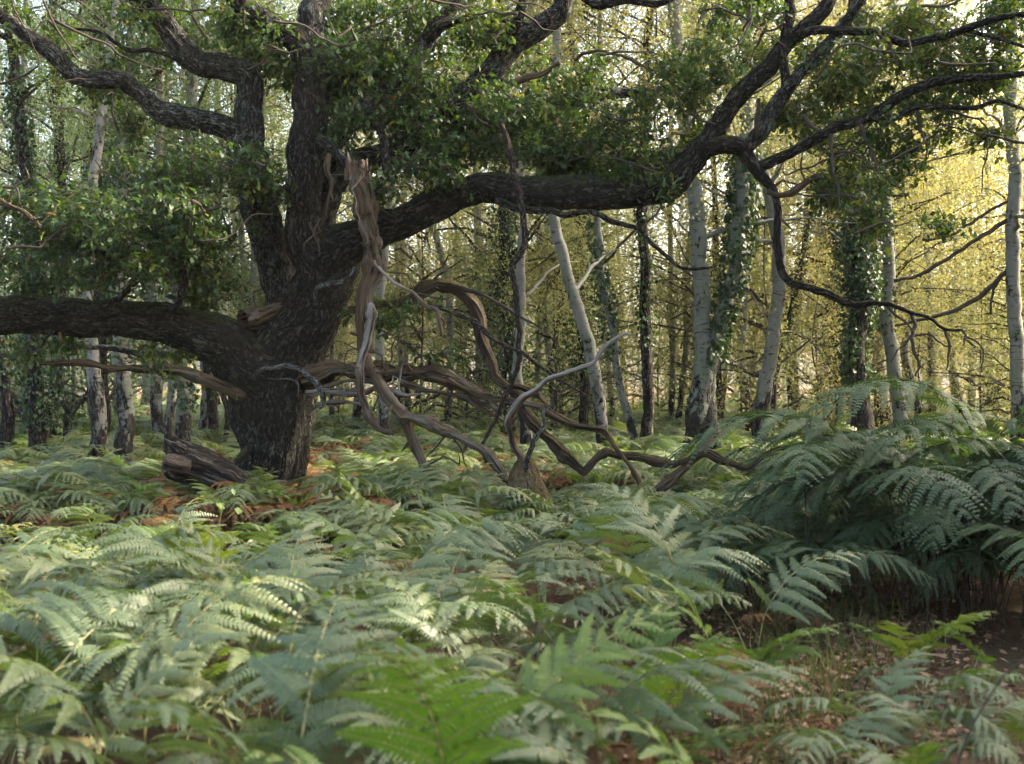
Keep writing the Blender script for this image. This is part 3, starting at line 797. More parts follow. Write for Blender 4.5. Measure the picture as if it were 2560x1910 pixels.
rngo = np.random.default_rng(21)
BL = [  # px, py, rx, ry, distance, depth, sprays, yellow
    (960, 190, 250, 150, 12.6, 1.2, 330, 0), (880, 120, 150, 130, 12.4, 1.0, 130, 0), (1150, 320, 210, 110, 12.5, 1.1, 230, 0), (1370, 330, 220, 110, 12.4, 1.0, 240, 0),
    (1520, 390, 170, 75, 12.2, .9, 150, 0), (1010, 60, 200, 90, 12.7, 1.2, 130, .05), (1260, 70, 160, 80, 12.7, 1.2, 110, .12), (1450, 210, 130, 90, 12.5, 1.0, 90, .1),
    (690, 130, 130, 70, 12.3, .9, 90, .03), (850, 310, 80, 110, 12.2, .8, 70, 0), (1080, 420, 130, 35, 12.2, .8, 50, 0), (930, 470, 60, 40, 12.1, .5, 22, 0),
    (480, 450, 190, 75, 12.0, 1.2, 150, .03), (300, 570, 300, 110, 11.8, 1.4, 330, .03), (110, 640, 170, 90, 11.6, 1.2, 150, .02), (500, 570, 150, 80, 12.0, 1.2, 130, .08),
    (620, 440, 80, 80, 12.2, .7, 55, .05), (430, 690, 200, 60, 12.1, 1.0, 90, .1), (60, 520, 90, 60, 11.6, 1.0, 45, 0),
    (480, 60, 220, 75, 12.3, 1.1, 150, .03), (250, 150, 160, 80, 12.1, 1.0, 60, .08), (60, 60, 90, 70, 12.0, 1.0, 45, .1), (300, 270, 80, 50, 12.0, .8, 26, .08), (600, 60, 120, 60, 12.5, .9, 60, 0),
    (1700, 180, 110, 110, 12.0, .9, 95, .12), (1850, 70, 130, 80, 12.0, 1.0, 85, .15), (2100, 210, 160, 110, 11.8, 1.0, 120, .2), (2350, 160, 160, 110, 11.6, 1.0, 130, .2),
    (2180, 400, 110, 120, 11.8, .9, 75, .15), (2480, 100, 110, 130, 11.5, .9, 95, .12), (2150, 500, 100, 80, 11.7, .7, 28, .15), (2400, 320, 120, 50, 11.6, .7, 30, .2), (2250, 40, 150, 60, 11.8, .9, 65, .2),
    (1760, 330, 70, 60, 12.0, .6, 20, .2), (1640, 450, 60, 40, 12.0, .5, 20, .1), (2090, 470, 60, 70, 11.9, .6, 20, .2), (2320, 560, 60, 40, 11.7, .5, 10, .2),
    (1040, 790, 80, 60, 12.2, .6, 14, .05), (990, 765, 60, 20, 13.0, .4, 10, 0), (1100, 880, 70, 25, 12.1, .5, 9, 0), (870, 780, 40, 40, 12.3, .3, 6, 0),
    (400, 890, 120, 45, 12.3, .9, 38, .25), (90, 880, 100, 40, 11.8, .8, 26, .15), (560, 960, 25, 20, 12.2, .3, 6, .1), (700, 520, 40, 60, 12.3, .4, 8, 0), (1920, 330, 80, 60, 12.0, .5, 16, .2),
]
cat = Cat()
for b in BL:
    oak_sprays(cat, blob(b[0], b[1], b[2], b[3], b[4] + (.9 if b[1] < 420 else .35), b[5], max(4, int(b[6] * (1.3 if 600 < b[0] < 1650 else 1.5 if b[0] >= 1650 else .95))), rngo), rngo, leaf=.078, per=14, spread=.36, yellow=b[7] + .06)
crown = obj('crown', cat.build('oak_crown', [M['oak_leaf'], M['twig']]), oak)
crown['kind'] = 'stuff'
# the crown goes on above the frame
cat = Cat()
n = 260
az = rngo.uniform(0, 2 * PI, n); rr = 8.0 * np.sqrt(rngo.uniform(0, 1, n))
ctop = np.stack([-2.0 + rr * np.cos(az), 13.2 + .8 * rr * np.sin(az), 7.0 + rngo.uniform(0, 4, n) * (1 - (rr / 9) ** 2) + .6], -1)
oak_sprays(cat, ctop, rngo, leaf=.2, per=11, spread=.6)
ctp = obj('crown', cat.build('oak_crown_top', [M['oak_leaf'], M['twig']]), oak)
ctp['kind'] = 'stuff'
# fine twigs through the visible crown
for k in range(70):
    b = BL[int(rngo.integers(0, 34))]
    c = blob(*b[:6], 2, rngo)[0]
    az = rngo.uniform(0, 2 * PI); L = rngo.uniform(.5, 1.3)
    dvec = np.array([math.cos(az), math.sin(az) * .6, rngo.uniform(-.5, .5)])
    P = np.array([c - dvec * L * .5, c - dvec * L * .1 + rngo.normal(0, .06, 3), c + dvec * L * .3 + rngo.normal(0, .08, 3), c + dvec * L * .6 + rngo.normal(0, .1, 3)])
    me = tube_mesh('twig', P, [.016, .012, .008, .003], M['twig'], seg=5, step=.06, wob=.06, seed=100 + k)
    obj('twig', me, oak)

# ------------------------------------------------------------------ fallen wood around the oak
def wood(name, label, cat_, pts, mat, **kw):
    root_at = A(*pts[len(pts) // 2][:2], pts[0][3])
    o = empty(name, (float(root_at[0]), float(root_at[1]), 0.0))
    tag(o, label, cat_)
    return o


log = wood('fallen_log', 'thick broken log with deeply furrowed bark leaning by the oak trunk', 'log', [(540, 1180, 40, 11.6)], 'log')
limb('log_body', dl([(426, 1146, 36), (440, 1151, 43), (480, 1166, 46), (530, 1187, 45), (585, 1212, 40), (640, 1240, 33), (700, 1275, 24)], 11.55, 11.75), 'log', parent=log, ridge=.06, ridgef=11, lump=.08)
limb('cut_end', dl([(475, 1166, 12), (450, 1162, 19), (428, 1156, 22), (413, 1150, 17)], 11.33, 11.27), 'cut', parent=log, ridge=0, grain=.35, lump=.2)
for k, (dx, dy, r_) in enumerate([(-2, -34, 8), (6, -22, 9), (-4, -8, 8), (2, 26, 9), (8, 36, 8)]):
    limb('splinter', dl([(462, 1156 + dy * .8, r_ + 3), (440, 1148 + dy, r_ + 1), (424 + dx, 1142 + dy * 1.1, r_ * .6), (412 + dx, 1134 + dy * 1.15, 1.5)], 11.5, 11.45), 'log', parent=log, ridge=.005)
limb('bark_flap', dl([(430, 1098, 10), (452, 1118, 20), (490, 1140, 24), (540, 1160, 20)], 11.6, 11.6), 'log', parent=log, ridge=.02, lump=.1)
limb('side_branch', dl([(640, 1222, 8), (668, 1212, 7), (690, 1204, 6), (715, 1204, 3)], 11.4, 11.2), 'dead_grey', parent=log, ridge=0)
bb = wood('fallen_branch', 'short dark branch propped against the back of the oak base', 'branch', [(590, 1160, 9, 12.4)], 'oak')
limb('branch_wood', dl([(570, 1190, 9), (585, 1165, 9), (600, 1145, 10), (622, 1120, 8)], 12.3, 12.6), 'oak', parent=bb)

stump = wood('mossy_stump', 'squat mossy stump with pale dead branches rising from it', 'stump', [(1312, 1200, 30, 11.4)], 'stump')
limb('stump_body', dl([(1330, 1340, 85), (1322, 1270, 62), (1314, 1220, 44), (1312, 1185, 33), (1312, 1160, 27), (1314, 1148, 20)], 11.4, 11.4), 'stump', parent=stump, ridge=.03, ridgef=14, lump=.16, grain=.1)
limb('branch', dl([(1312, 1175, 11), (1308, 1156, 10), (1281, 1109, 9), (1269, 1067, 8.5), (1277, 1032, 9), (1304, 1001, 9), (1335, 977, 8), (1374, 950, 7), (1425, 931, 7), (1479, 907, 6), (1510, 869, 5.5), (1541, 845, 5), (1572, 832, 4), (1590, 838, 2)], 11.35, 11.2), 'dead_grey', parent=stump, ridge=0)
limb('branch', dl([(1314, 1175, 8), (1318, 1158, 7), (1335, 1113, 6), (1359, 1067, 5), (1355, 1036, 4), (1376, 1014, 3)], 11.3, 11.2), 'oak_pale', parent=stump, ridge=0)

st = wood('fallen_branch', 'pale splintered dead bough leaning in front of the twin birch', 'branch', [(1740, 1140, 12, 12.9)], 'dead')
limb('branch_wood', dl([(1786, 1040, 3), (1784, 1060, 8), (1772, 1098, 13), (1747, 1133, 13), (1700, 1179, 12), (1654, 1218, 14), (1620, 1260, 12)], 12.9, 12.3), 'dead_brown', parent=st, ridge=0, grain=.2)

# ------------------------------------------------------------------ woodland trees
def birch_crown_mesh(name, seed, mat, n_spray, leaves, R, z0, z1, leaf, taper=.6):
    rng = np.random.default_rng(seed)
    cat = Cat()
    H = z1 - z0
    nb = 26
    # boughs
    ctrs = []
    for i in range(nb):
        zb = z0 + H * .85 * rng.uniform(0, 1) ** 1.35
        az = rng.uniform(0, 2 * PI)
        L = R * (1 - taper * (zb - z0) / H) * rng.uniform(.6, 1.1)
        t = np.linspace(0, 1, 6)
        up = rng.uniform(.2, .9)
        P = np.stack([np.cos(az) * L * t, np.sin(az) * L * t, zb + L * (up * t - .35 * t ** 2)], -1) + np.cumsum(rng.normal(0, .06, (6, 3)), 0)
        twig_strip(cat, P, .028, .006)
        for k in range(n_spray // nb):
            j = rng.uniform(.25, 1)
            p = P[min(5, int(j * 5))] * 1.0
            ctrs.append(p + rng.normal(0, .32, 3))
    C = np.array(ctrs); n = len(C)
    k = leaves
    az = rng.uniform(0, 2 * PI, (n, 1)); L = rng.uniform(.4, 1.1, (n, 1))
    t = rng.uniform(0, 1, (n, k))
    pos = np.stack([C[:, :1] + np.cos(az) * L * .55 * t, C[:, 1:2] + np.sin(az) * L * .55 * t, C[:, 2:] - L * .9 * t ** 1.5 + .2], -1)
    pos += rng.normal(0, .075, pos.shape)
    dirs = rng.normal(0, 1, pos.shape); dirs[..., 2] -= .6
    ups = rng.normal(0, .7, pos.shape) + np.array([0, 0, 1.0])
    rnd = np.clip(rng.uniform(0, 1, (n, 1)) * .6 + rng.uniform(0, .4, (n, k)), 0, 1)
    quad_leaves(pos.reshape(-1, 3), dirs.reshape(-1, 3), ups.reshape(-1, 3), (rng.uniform(.7, 1.3, n * k) * leaf), cat, rnd.ravel(), .7)
    return cat.build(name, [mat, M['twig']])


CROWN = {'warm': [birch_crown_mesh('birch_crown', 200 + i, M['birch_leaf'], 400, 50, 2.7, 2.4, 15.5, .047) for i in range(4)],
         'cool': [birch_crown_mesh('cool_crown', 220 + i, M['cool_leaf'], 400, 50, 2.7, 2.4, 15.5, .047) for i in range(3)]}
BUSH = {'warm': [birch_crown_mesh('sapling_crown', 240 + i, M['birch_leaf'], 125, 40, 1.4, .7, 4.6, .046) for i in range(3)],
        'cool': [birch_crown_mesh('cool_bush', 250 + i, M['cool_leaf'], 125, 40, 1.4, .5, 4.2, .046) for i in range(3)]}

rngt = np.random.default_rng(77)


def ivy_mesh(P, R, z0, z1, n, bush, seed, size=.085):
    rng = np.random.default_rng(seed)
    Pr, Rr = resample(P, R, .1)
    m = (Pr[:, 2] > z0) & (Pr[:, 2] < z1)
    Pr = Pr[m]; Rr = Rr[m]
    i = rng.integers(0, len(Pr), n)
    az = rng.uniform(0, 2 * PI, n)
    nz = vnoise(np.stack([np.cos(az) * 1.2 + seed, np.sin(az) * 1.2, Pr[i, 2] * 1.3], -1))
    keep = nz > .33
    rad = Rr[i] + bush * np.clip(nz - .3, 0, 1) * rng.uniform(0, 1, n) ** .7 * 1.6 + .01
    o = np.stack([np.cos(az), np.sin(az), np.zeros(n)], -1)
    pos = Pr[i] + o * rad[:, None] + rng.normal(0, .03, (n, 3))
    dirs = o * .5 + rng.normal(0, .5, (n, 3)) + np.array([0, 0, -.8])
    ups = o + rng.normal(0, .5, (n, 3))
    cat = Cat()
    quad_leaves(pos[keep], dirs[keep], ups[keep], rng.uniform(.6, 1.25, n)[keep] * size, cat, rng.uniform(0, 1, n)[keep], .9)
    return cat.build('ivy', [M['ivy_leaf']])


def wood_tree(name, label, pts, d, mat='birch', cat_='tree', group=None, ivy=None, crown=None, top=15.0, lean=None, limbs=4, crown_scale=1.0, dtop=None, extra=(), lump=.07):
    """pts: (px, py, radius px) in the smaller view, from the base up"""
    P = [B(p[0], p[1], d) for p in pts]
    R = [p[2] * S2 * d for p in pts]
    base = P[0]
    P = [np.array([base[0], d, -.2])] + P
    R = [R[0] * 1.25] + R
    dirv = P[-1] - P[-2]; dirv /= np.linalg.norm(dirv)
    dirv = dirv * np.array([.6, 1, 1]); dirv[2] = max(dirv[2], .5)
    zt = P[-1][2]
    k = 0
    while zt < top - .2:
        hstep = min(2.2, top - zt)
        nxt = P[-1] + dirv / dirv[2] * hstep + rngt.normal(0, .10, 3) * np.array([1, 1, 0])
        P.append(nxt)
        R.append(max(.02, R[-1] * .80))
        zt = nxt[2]; k += 1
    P = np.array(P); R = np.array(R)
    o = empty(name, (float(base[0]), float(d), 0.0))
    tag(o, label, cat_, group)
    _seed[0] += 1
    far = d > 24
    me = tube_mesh('trunk', P, R, M[mat], seed=_seed[0], lump=lump, lumpf=4, wob=.0 if far else .03, ridge=.008 if not far else 0,
                   step=(lambda r: .12) if far else (lambda r: .06), seg=10 if far else 20)
    obj('trunk', me, o)
    for e in extra:
        Pe = np.array([B(p[0], p[1], p[3] if len(p) > 3 else d) for p in e]); Re = np.array([p[2] * S2 * d for p in e])
        _seed[0] += 1
        obj('limb', tube_mesh('limb', Pe, Re, M[mat if e[0][2] > 6 else 'twig'], seed=_seed[0], seg=10, step=.08, wob=.05), o)
    Pr, Rr = resample(P, R, .25)
    for j in range(limbs):
        cand = np.where((Pr[:, 2] > 3.0) & (Pr[:, 2] < 10))[0]
        if len(cand) == 0: break
        i = int(rngt.choice(cand)); az = rngt.uniform(0, 2 * PI); L = rngt.uniform(1.4, 3.0)
        up = rngt.uniform(.3, 1.2)
        t = np.linspace(0, 1, 5)[:, None]
        Pl = Pr[i] + np.concatenate([np.cos(az) * L * t, np.sin(az) * L * t, L * (up * t - .25 * t ** 2)], 1) + np.cumsum(rngt.normal(0, .07, (5, 3)), 0) * t
        rl = min(.045, Rr[i] * .45)
        _seed[0] += 1
        obj('limb', tube_mesh('limb', Pl, np.linspace(rl, .008, 5), M['twig' if rl < .03 else mat], seed=_seed[0], seg=6, step=.18, wob=.08), o)
    if ivy:
        for q, (z0, z1, n, bush) in enumerate(ivy if isinstance(ivy[0], tuple) else [ivy]):
            iv = obj('ivy', ivy_mesh(P, R, z0, z1, n, bush, _seed[0] + q, .075), o)
            iv['kind'] = 'stuff'
    if crown:
        me = CROWN[crown][int(rngt.integers(0, len(CROWN[crown])))]
        i6 = int(np.argmin(np.abs(Pr[:, 2] - 8)))
        c = part('crown', me, o, loc=(float(Pr[i6, 0] - base[0]), 0, 2.8 if d < 23 else 0.8), rot=(0, 0, float(rngt.uniform(0, 6.28))), scale=(crown_scale, crown_scale, top / 15.5))
        c['kind'] = 'stuff'
    return o


# --- right half
wood_tree('birch_tree', 'big twin-stemmed birch with rugged black base behind the pale leaning bough',
          [(1496, 978, 26), (1502, 930, 24), (1509, 880, 24), (1518, 820, 22), (1522, 770, 20), (1520, 700, 18), (1514, 600, 17), (1512, 520, 17), (1502, 410, 17), (1486, 290, 16), (1470, 160, 15), (1456, 10, 14)], 18.0,
          ivy=None, crown='warm', extra=([(1548, 1010, 24), (1544, 960, 20), (1537, 910, 19), (1530, 860, 20), (1528, 820, 20), (1536, 780, 19), (1556, 710, 17), (1578, 630, 16.5), (1594, 550, 16), (1605, 440, 15), (1610, 330, 14), (1612, 220, 13), (1616, 80, 12), (1618, -60, 11)],), mat='birch_foot', lump=.13)
iv = obj('ivy', ivy_mesh(np.array([B(1532, 800, 18), B(1556, 710, 18), B(1578, 630, 18), B(1594, 550, 18), B(1605, 440, 18), B(1610, 330, 18)]), np.array([.14] * 6), 2.0, 5.4, 2300, .14, 991), bpy.data.objects['birch_tree'])
iv['kind'] = 'stuff'
wood_tree('birch_tree', 'pale birch leaning right, second trunk right of the twin birch', [(1643, 925, 18), (1650, 860, 16), (1662, 790, 15), (1676, 700, 14), (1684, 610, 14), (1682, 520, 14), (1665, 430, 13), (1642, 350, 12), (1620, 250, 11), (1616, 100, 10)], 21.0, crown='warm')
wood_tree('birch_tree', 'slim birch pair member close behind the twin birch on its right', [(1622, 905, 11), (1612, 840, 10), (1602, 760, 9), (1610, 680, 9), (1600, 560, 8), (1590, 420, 8)], 25.0, crown='warm')
wood_tree('ivy_tree', 'broad ivy-clad trunk above the tall dark bracken clump', [(1868, 905, 24), (1860, 860, 19), (1850, 780, 18), (1858, 700, 18), (1862, 620, 18), (1855, 500, 17), (1846, 400, 16), (1856, 250, 15), (1850, 100, 14)], 21.0, mat='ivy_bark', ivy=((1.5, 6.5, 6500, .24), (3.0, 8.5, 4500, .55)), crown='cool')
wood_tree('birch_tree', 'grey birch just right of the broad ivy-clad trunk', [(1945, 885, 15), (1938, 820, 14), (1930, 760, 14), (1914, 690, 14), (1922, 600, 13), (1918, 500, 13), (1912, 400, 12), (1890, 280, 11)], 22.0, crown='warm', mat='birch_grey', ivy=(2.6, 5.0, 500, .2))
wood_tree('birch_tree', 'mottled birch squeezed between the ivy-clad trunk and the grey birch', [(1908, 890, 17), (1903, 820, 15), (1898, 740, 14), (1888, 650, 14), (1885, 540, 12), (1900, 400, 12)], 24.0, crown='warm')
wood_tree('birch_tree', 'straight birch at the right edge of the picture', [(2204, 925, 17), (2204, 860, 16), (2198, 760, 15), (2192, 640, 14.5), (2191, 500, 14), (2192, 380, 14), (2184, 250, 13), (2186, 80, 12)], 20.0, crown='warm',
          extra=([(2190, 470, 5), (2150, 492, 5), (2100, 520, 4.5), (2040, 560, 4.5), (1990, 592, 4), (1930, 606, 4)], [(2190, 575, 5), (2120, 640, 5), (2060, 672, 4.5), (2000, 690, 4), (1940, 706, 3)], [(2192, 430, 3.5), (2120, 470, 3.5), (2060, 508, 3), (2000, 520, 3)], [(2190, 560, 3), (2150, 620, 3), (2140, 680, 2.5)]))
wood_tree('ivy_tree', 'distant leafy ivied stem left of the broad ivy-clad trunk', [(1815, 900, 9), (1812, 800, 9), (1808, 700, 9), (1812, 600, 8), (1800, 450, 8)], 27.0, mat='ivy_bark', ivy=(1.2, 7.0, 3600, .5), crown='warm')
wood_tree('birch_tree', 'slight birch with an elbow bend right of the grey birch', [(1985, 890, 9), (1972, 830, 9), (1955, 760, 9), (1970, 680, 8), (1965, 560, 8), (1975, 400, 7)], 28.0, crown='warm')
wood_tree('birch_tree', 'pale crooked birch with forked orange-lit foot far right', [(2085, 905, 9), (2072, 860, 8), (2062, 800, 8), (2055, 700, 7), (2070, 560, 7), (2050, 400, 6)], 31.0, crown='warm')
wood_tree('birch_tree', 'thin white birch stem seen low between two leaning birches', [(1722, 900, 7), (1720, 830, 7), (1718, 760, 6), (1730, 650, 5), (1740, 500, 5)], 32.0, crown='warm')
wood_tree('ivy_tree', 'thin ivied stem slanting right beside the pale leaning birch', [(1650, 890, 6), (1680, 800, 6), (1705, 690, 6), (1725, 610, 6), (1745, 500, 5), (1770, 380, 5)], 25.0, mat='ivy_bark', ivy=(2.5, 5.6, 1100, .1), crown='warm')
wood_tree('birch_tree', 'dark straight pole-thin trunk right behind the twin birch fork', [(1558, 900, 7), (1548, 700, 7), (1548, 560, 7), (1545, 400, 6)], 27.0, mat='ivy_bark', crown='warm')
# --- centre
wood_tree('birch_tree', 'white-barked birch leaning left in the middle of the wood', [(1305, 975, 15), (1302, 920, 13), (1293, 850, 13), (1278, 770, 13), (1258, 690, 13), (1232, 610, 12), (1212, 540, 12), (1194, 460, 11), (1188, 380, 10), (1200, 200, 9)], 18.0, crown='warm')
wood_tree('ivy_tree', 'slender curving ivied stem right of the white leaning birch', [(1368, 948, 9), (1355, 890, 9), (1340, 820, 8.5), (1328, 740, 8), (1312, 660, 8), (1300, 600, 8), (1290, 480, 8), (1285, 330, 7)], 19.0, mat='birch_grey', ivy=(2.0, 6.0, 1300, .16), crown='warm')
wood_tree('ivy_tree', 'dark upright mossy trunk between the slender ivied stem and the twin birch', [(1398, 945, 14), (1404, 880, 12), (1400, 780, 12), (1394, 680, 12), (1394, 580, 11.5), (1388, 450, 11), (1392, 300, 10)], 19.0, mat='ivy_bark', ivy=(2.2, 7.0, 700, .12), crown='warm')
wood_tree('ivy_tree', 'bushy ivied trunk behind the dangling branch', [(1100, 880, 13), (1100, 780, 12), (1096, 640, 12), (1090, 500, 11), (1088, 380, 11)], 23.0, mat='ivy_bark', ivy=((1.8, 8.0, 3300, .5), (1.5, 7.0, 1600, .75)), crown='warm')
wood_tree('birch_tree', 'thin pale birch with a twin fork behind the rising grey branch', [(1198, 880, 8), (1192, 800, 8), (1182, 720, 8), (1176, 620, 7), (1166, 500, 7)], 25.0, crown='warm', extra=([(1192, 790, 6), (1202, 720, 5), (1215, 640, 5), (1222, 540, 4)],))
wood_tree('birch_tree', 'thin birch framed under the red-brown arching limb', [(968, 905, 8), (972, 830, 8), (974, 720, 8), (966, 600, 7), (940, 500, 7), (920, 400, 6)], 26.0, crown='warm')
wood_tree('birch_tree', 'grey birch passing behind the top of the arching limb', [(1040, 905, 9), (1036, 800, 9), (1038, 660, 9), (1034, 520, 9), (1030, 380, 8)], 26.0, crown='warm', mat='birch_grey')
wood_tree('birch_tree', 'dark-footed birch behind the hanging dead limb', [(832, 925, 13), (830, 860, 12), (820, 780, 10), (824, 640, 9), (840, 480, 9)], 22.0, crown='warm', mat='birch_grey')
wood_tree('birch_tree', 'short thick birch foot behind the trailing mossy limb', [(1140, 945, 13), (1132, 890, 12), (1120, 820, 11), (1126, 700, 10), (1130, 500, 9)], 20.0, crown='warm')
wood_tree('ivy_tree', 'ivied stem close behind the white leaning birch', [(1262, 905, 10), (1262, 820, 10), (1256, 700, 9), (1258, 560, 9), (1250, 420, 8)], 24.0, mat='ivy_bark', ivy=(1.6, 6.5, 2400, .36), crown='warm')
wood_tree('birch_tree', 'slim birch seen through the gap right of the oak fork', [(717, 915, 6), (717, 800, 6), (722, 680, 5), (720, 500, 5)], 27.0, crown='cool')
wood_tree('birch_tree', 'white birch stem left of the oak fork above the hollow stub', [(560, 905, 9), (556, 760, 8.5), (546, 640, 8), (550, 540, 8), (545, 400, 7)], 24.0, crown='cool')
wood_tree('birch_tree', 'narrow dark birch between oak trunk and trailing dead limbs', [(860, 915, 7), (868, 840, 7), (864, 700, 6), (858, 540, 6)], 29.0, crown='warm')
wood_tree('birch_tree', 'thin straight birch between the slender ivied stem and dark trunk', [(1452, 905, 7), (1454, 760, 7), (1450, 560, 6), (1448, 400, 6)], 30.0, crown='warm')
# --- left half
wood_tree('birch_tree', 'pale birch with dark foot left of the fallen log', [(210, 995, 20), (211, 940, 17), (212, 880, 17), (205, 810, 15), (194, 740, 13), (190, 640, 12), (200, 500, 11), (205, 350, 10)], 16.5, crown='cool', top=14)
wood_tree('ivy_tree', 'white-footed tree wrapped in leafy ivy, second left of the fallen log', [(268, 970, 20), (270, 920, 18), (268, 850, 17), (262, 760, 16), (255, 600, 14), (262, 450, 13), (270, 300, 11)], 17.5, mat='birch', ivy=((2.2, 7, 2400, .28),), crown='cool', top=14)
wood_tree('ivy_tree', 'grey ivied trunk standing right behind the fallen log', [(396, 960, 17), (398, 900, 16), (396, 830, 15), (388, 740, 14), (380, 600, 13), (400, 400, 12), (412, 250, 11)], 18.0, mat='birch_grey', ivy=(1.2, 6, 1500, .2), crown='cool', top=14)
wood_tree('birch_tree', 'white slim birch touching the ivied trunk behind the log', [(364, 958, 11), (368, 900, 10), (372, 830, 9), (368, 700, 8), (350, 500, 8), (345, 300, 8)], 19.0, crown='cool', top=14)
wood_tree('ivy_tree', 'ivy-dressed trunk near the left edge', [(82, 960, 19), (80, 900, 18), (76, 820, 17), (72, 740, 16), (70, 600, 14), (60, 400, 13)], 18.0, mat='ivy_bark', ivy=((.9, 6.5, 2600, .22),), crown='cool', top=14)
wood_tree('birch_tree', 'dark upright birch with side twigs high at the left', [(108, 955, 13), (120, 800, 12), (140, 560, 11), (138, 470, 11), (128, 380, 11), (130, 280, 10), (120, 170, 10), (112, 60, 9)], 21.0, crown='cool', mat='ivy_bark', ivy=(3, 9, 400, .08),
          extra=([(132, 330, 4), (110, 240, 3), (100, 170, 2.5)], [(136, 400, 4), (160, 330, 3), (170, 260, 2)], [(128, 260, 4), (60, 225, 3), (0, 205, 2)], [(140, 470, 4), (60, 380, 3.5), (0, 320, 3)], [(350, 410, 4), (280, 360, 4), (220, 300, 3), (190, 260, 2.5)]))
wood_tree('ivy_tree', 'dark ivied trunk in the leaves under the high left limb', [(226, 930, 14), (215, 700, 13), (212, 480, 13), (208, 350, 12), (210, 240, 12)], 22.0, mat='ivy_bark', ivy=(2, 9.5, 2600, .3), crown='cool')
wood_tree('ivy_tree', 'ivied trunk seen under the left S-bend of the oak limb', [(340, 930, 13), (332, 700, 12), (330, 420, 12), (362, 300, 12), (345, 170, 11), (335, 60, 10)], 22.0, mat='birch_grey', ivy=((3, 9.5, 2600, .32),), crown='cool')
wood_tree('birch_tree', 'forked trunk framed in the bend of the upper left limbs', [(462, 925, 11), (440, 700, 11), (420, 420, 11), (412, 300, 11), (418, 240, 10), (410, 170, 9), (400, 80, 9)], 23.0, mat='ivy_bark', crown='cool', extra=([(414, 300, 8), (440, 220, 7), (455, 160, 6), (470, 60, 5)],))
wood_tree('birch_tree', 'one of two small white birches left of the oak trunk, the nearer', [(440, 930, 9), (444, 860, 8), (440, 780, 8), (444, 600, 7)], 24.0, crown='cool')
wood_tree('birch_tree', 'one of two small white birches left of the oak trunk, the farther', [(458, 922, 6), (462, 860, 6), (466, 760, 6), (470, 560, 5)], 27.0, crown='cool')
wood_tree('birch_tree', 'faint pale birch high at the left edge', [(52, 920, 8), (55, 700, 8), (58, 500, 8), (55, 350, 8), (50, 220, 7)], 26.0, crown='cool')
wood_tree('small_tree', 'small V-shaped mossy tree between the left-edge trunk and the pale birch', [(148, 935, 9), (146, 905, 9), (150, 890, 9), (135, 860, 7), (128, 800, 5)], 20.0, mat='ivy_bark', top=5, limbs=2, extra=([(150, 895, 8), (172, 870, 7.5), (192, 850, 7), (200, 810, 5)],), ivy=(.9, 4, 900, .45))
wood_tree('small_tree', 'crooked small oak at the left edge with drooping limbs', [(15, 935, 15), (20, 900, 14), (15, 870, 12), (10, 820, 10)], 19.5, mat='ivy_bark', top=6, limbs=2, extra=([(75, 940, 7), (62, 905, 8), (45, 880, 8), (25, 855, 7), (-5, 838, 7)], [(55, 895, 5), (30, 885, 5), (0, 880, 5)]), ivy=(1.6, 5, 900, .6))
wood_tree('small_tree', 'leaning mossy stem just left of the oak trunk', [(490, 915, 6), (488, 880, 6), (480, 850, 6), (470, 820, 5), (462, 760, 4)], 22.0, mat='ivy_bark', top=5, limbs=1)
far_oak = wood_tree('distant_oak', 'distant stout old oak standing beyond the sunny clearing', [(318, 885, 17), (320, 868, 15), (322, 850, 15), (322, 836, 14)], 46.0, mat='birch_grey', top=4.0, limbs=0,
                    extra=([(322, 845, 9), (300, 825, 7), (275, 815, 5)], [(322, 845, 9), (345, 825, 7), (372, 815, 5)], [(322, 840, 8), (326, 815, 6), (335, 795, 4)]))
for k in range(3):
    c = part('crown', BUSH['cool'][k], far_oak, loc=((k - 1) * 1.6, 0, 2.0), rot=(0, 0, k * 2.0), scale=1.6)
    c['kind'] = 'stuff'

def where(px):
    return ('left of the oak trunk' if px < 600 else 'behind the dead limbs' if px < 1000 else 'left of the dark upright trunk' if px < 1400
            else 'round the twin birch' if px < 1650 else 'left of the broad ivy-clad trunk' if px < 1860 else 'right of the broad ivy-clad trunk')


# thin birches deeper in the wood
rngf = np.random.default_rng(5)
cnt = 0
tries = 0
FARPOS = []
while cnt < 82 and tries < 4000:
    tries += 1
    d = rngf.uniform(26, 50)
    x = rngf.uniform(-.54, .56) * d
    px = x / (S2 * d) + 1107
    if 280 < px < 520 and d < 56: continue           # the clearing on the left
    if any((x - a) ** 2 + (d - b) ** 2 < 1.9 ** 2 for a, b in FARPOS): continue
    FARPOS.append((x, d))
    cnt += 1
    r = rngf.uniform(.05, .12)
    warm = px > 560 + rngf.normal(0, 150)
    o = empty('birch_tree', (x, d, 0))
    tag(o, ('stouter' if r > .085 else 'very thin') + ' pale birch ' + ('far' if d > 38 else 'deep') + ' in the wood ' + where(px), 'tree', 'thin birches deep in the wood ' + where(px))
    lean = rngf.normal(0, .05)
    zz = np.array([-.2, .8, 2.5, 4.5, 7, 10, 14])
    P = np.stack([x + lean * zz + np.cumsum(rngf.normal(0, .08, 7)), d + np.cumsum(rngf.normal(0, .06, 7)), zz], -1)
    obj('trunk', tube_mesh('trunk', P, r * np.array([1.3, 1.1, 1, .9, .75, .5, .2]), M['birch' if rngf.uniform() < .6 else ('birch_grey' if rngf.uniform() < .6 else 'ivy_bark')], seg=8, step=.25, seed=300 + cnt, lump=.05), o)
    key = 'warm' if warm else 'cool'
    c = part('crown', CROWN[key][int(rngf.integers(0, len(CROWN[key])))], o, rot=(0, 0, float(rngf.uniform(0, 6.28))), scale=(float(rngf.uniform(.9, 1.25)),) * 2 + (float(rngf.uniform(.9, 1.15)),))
    c['kind'] = 'stuff'

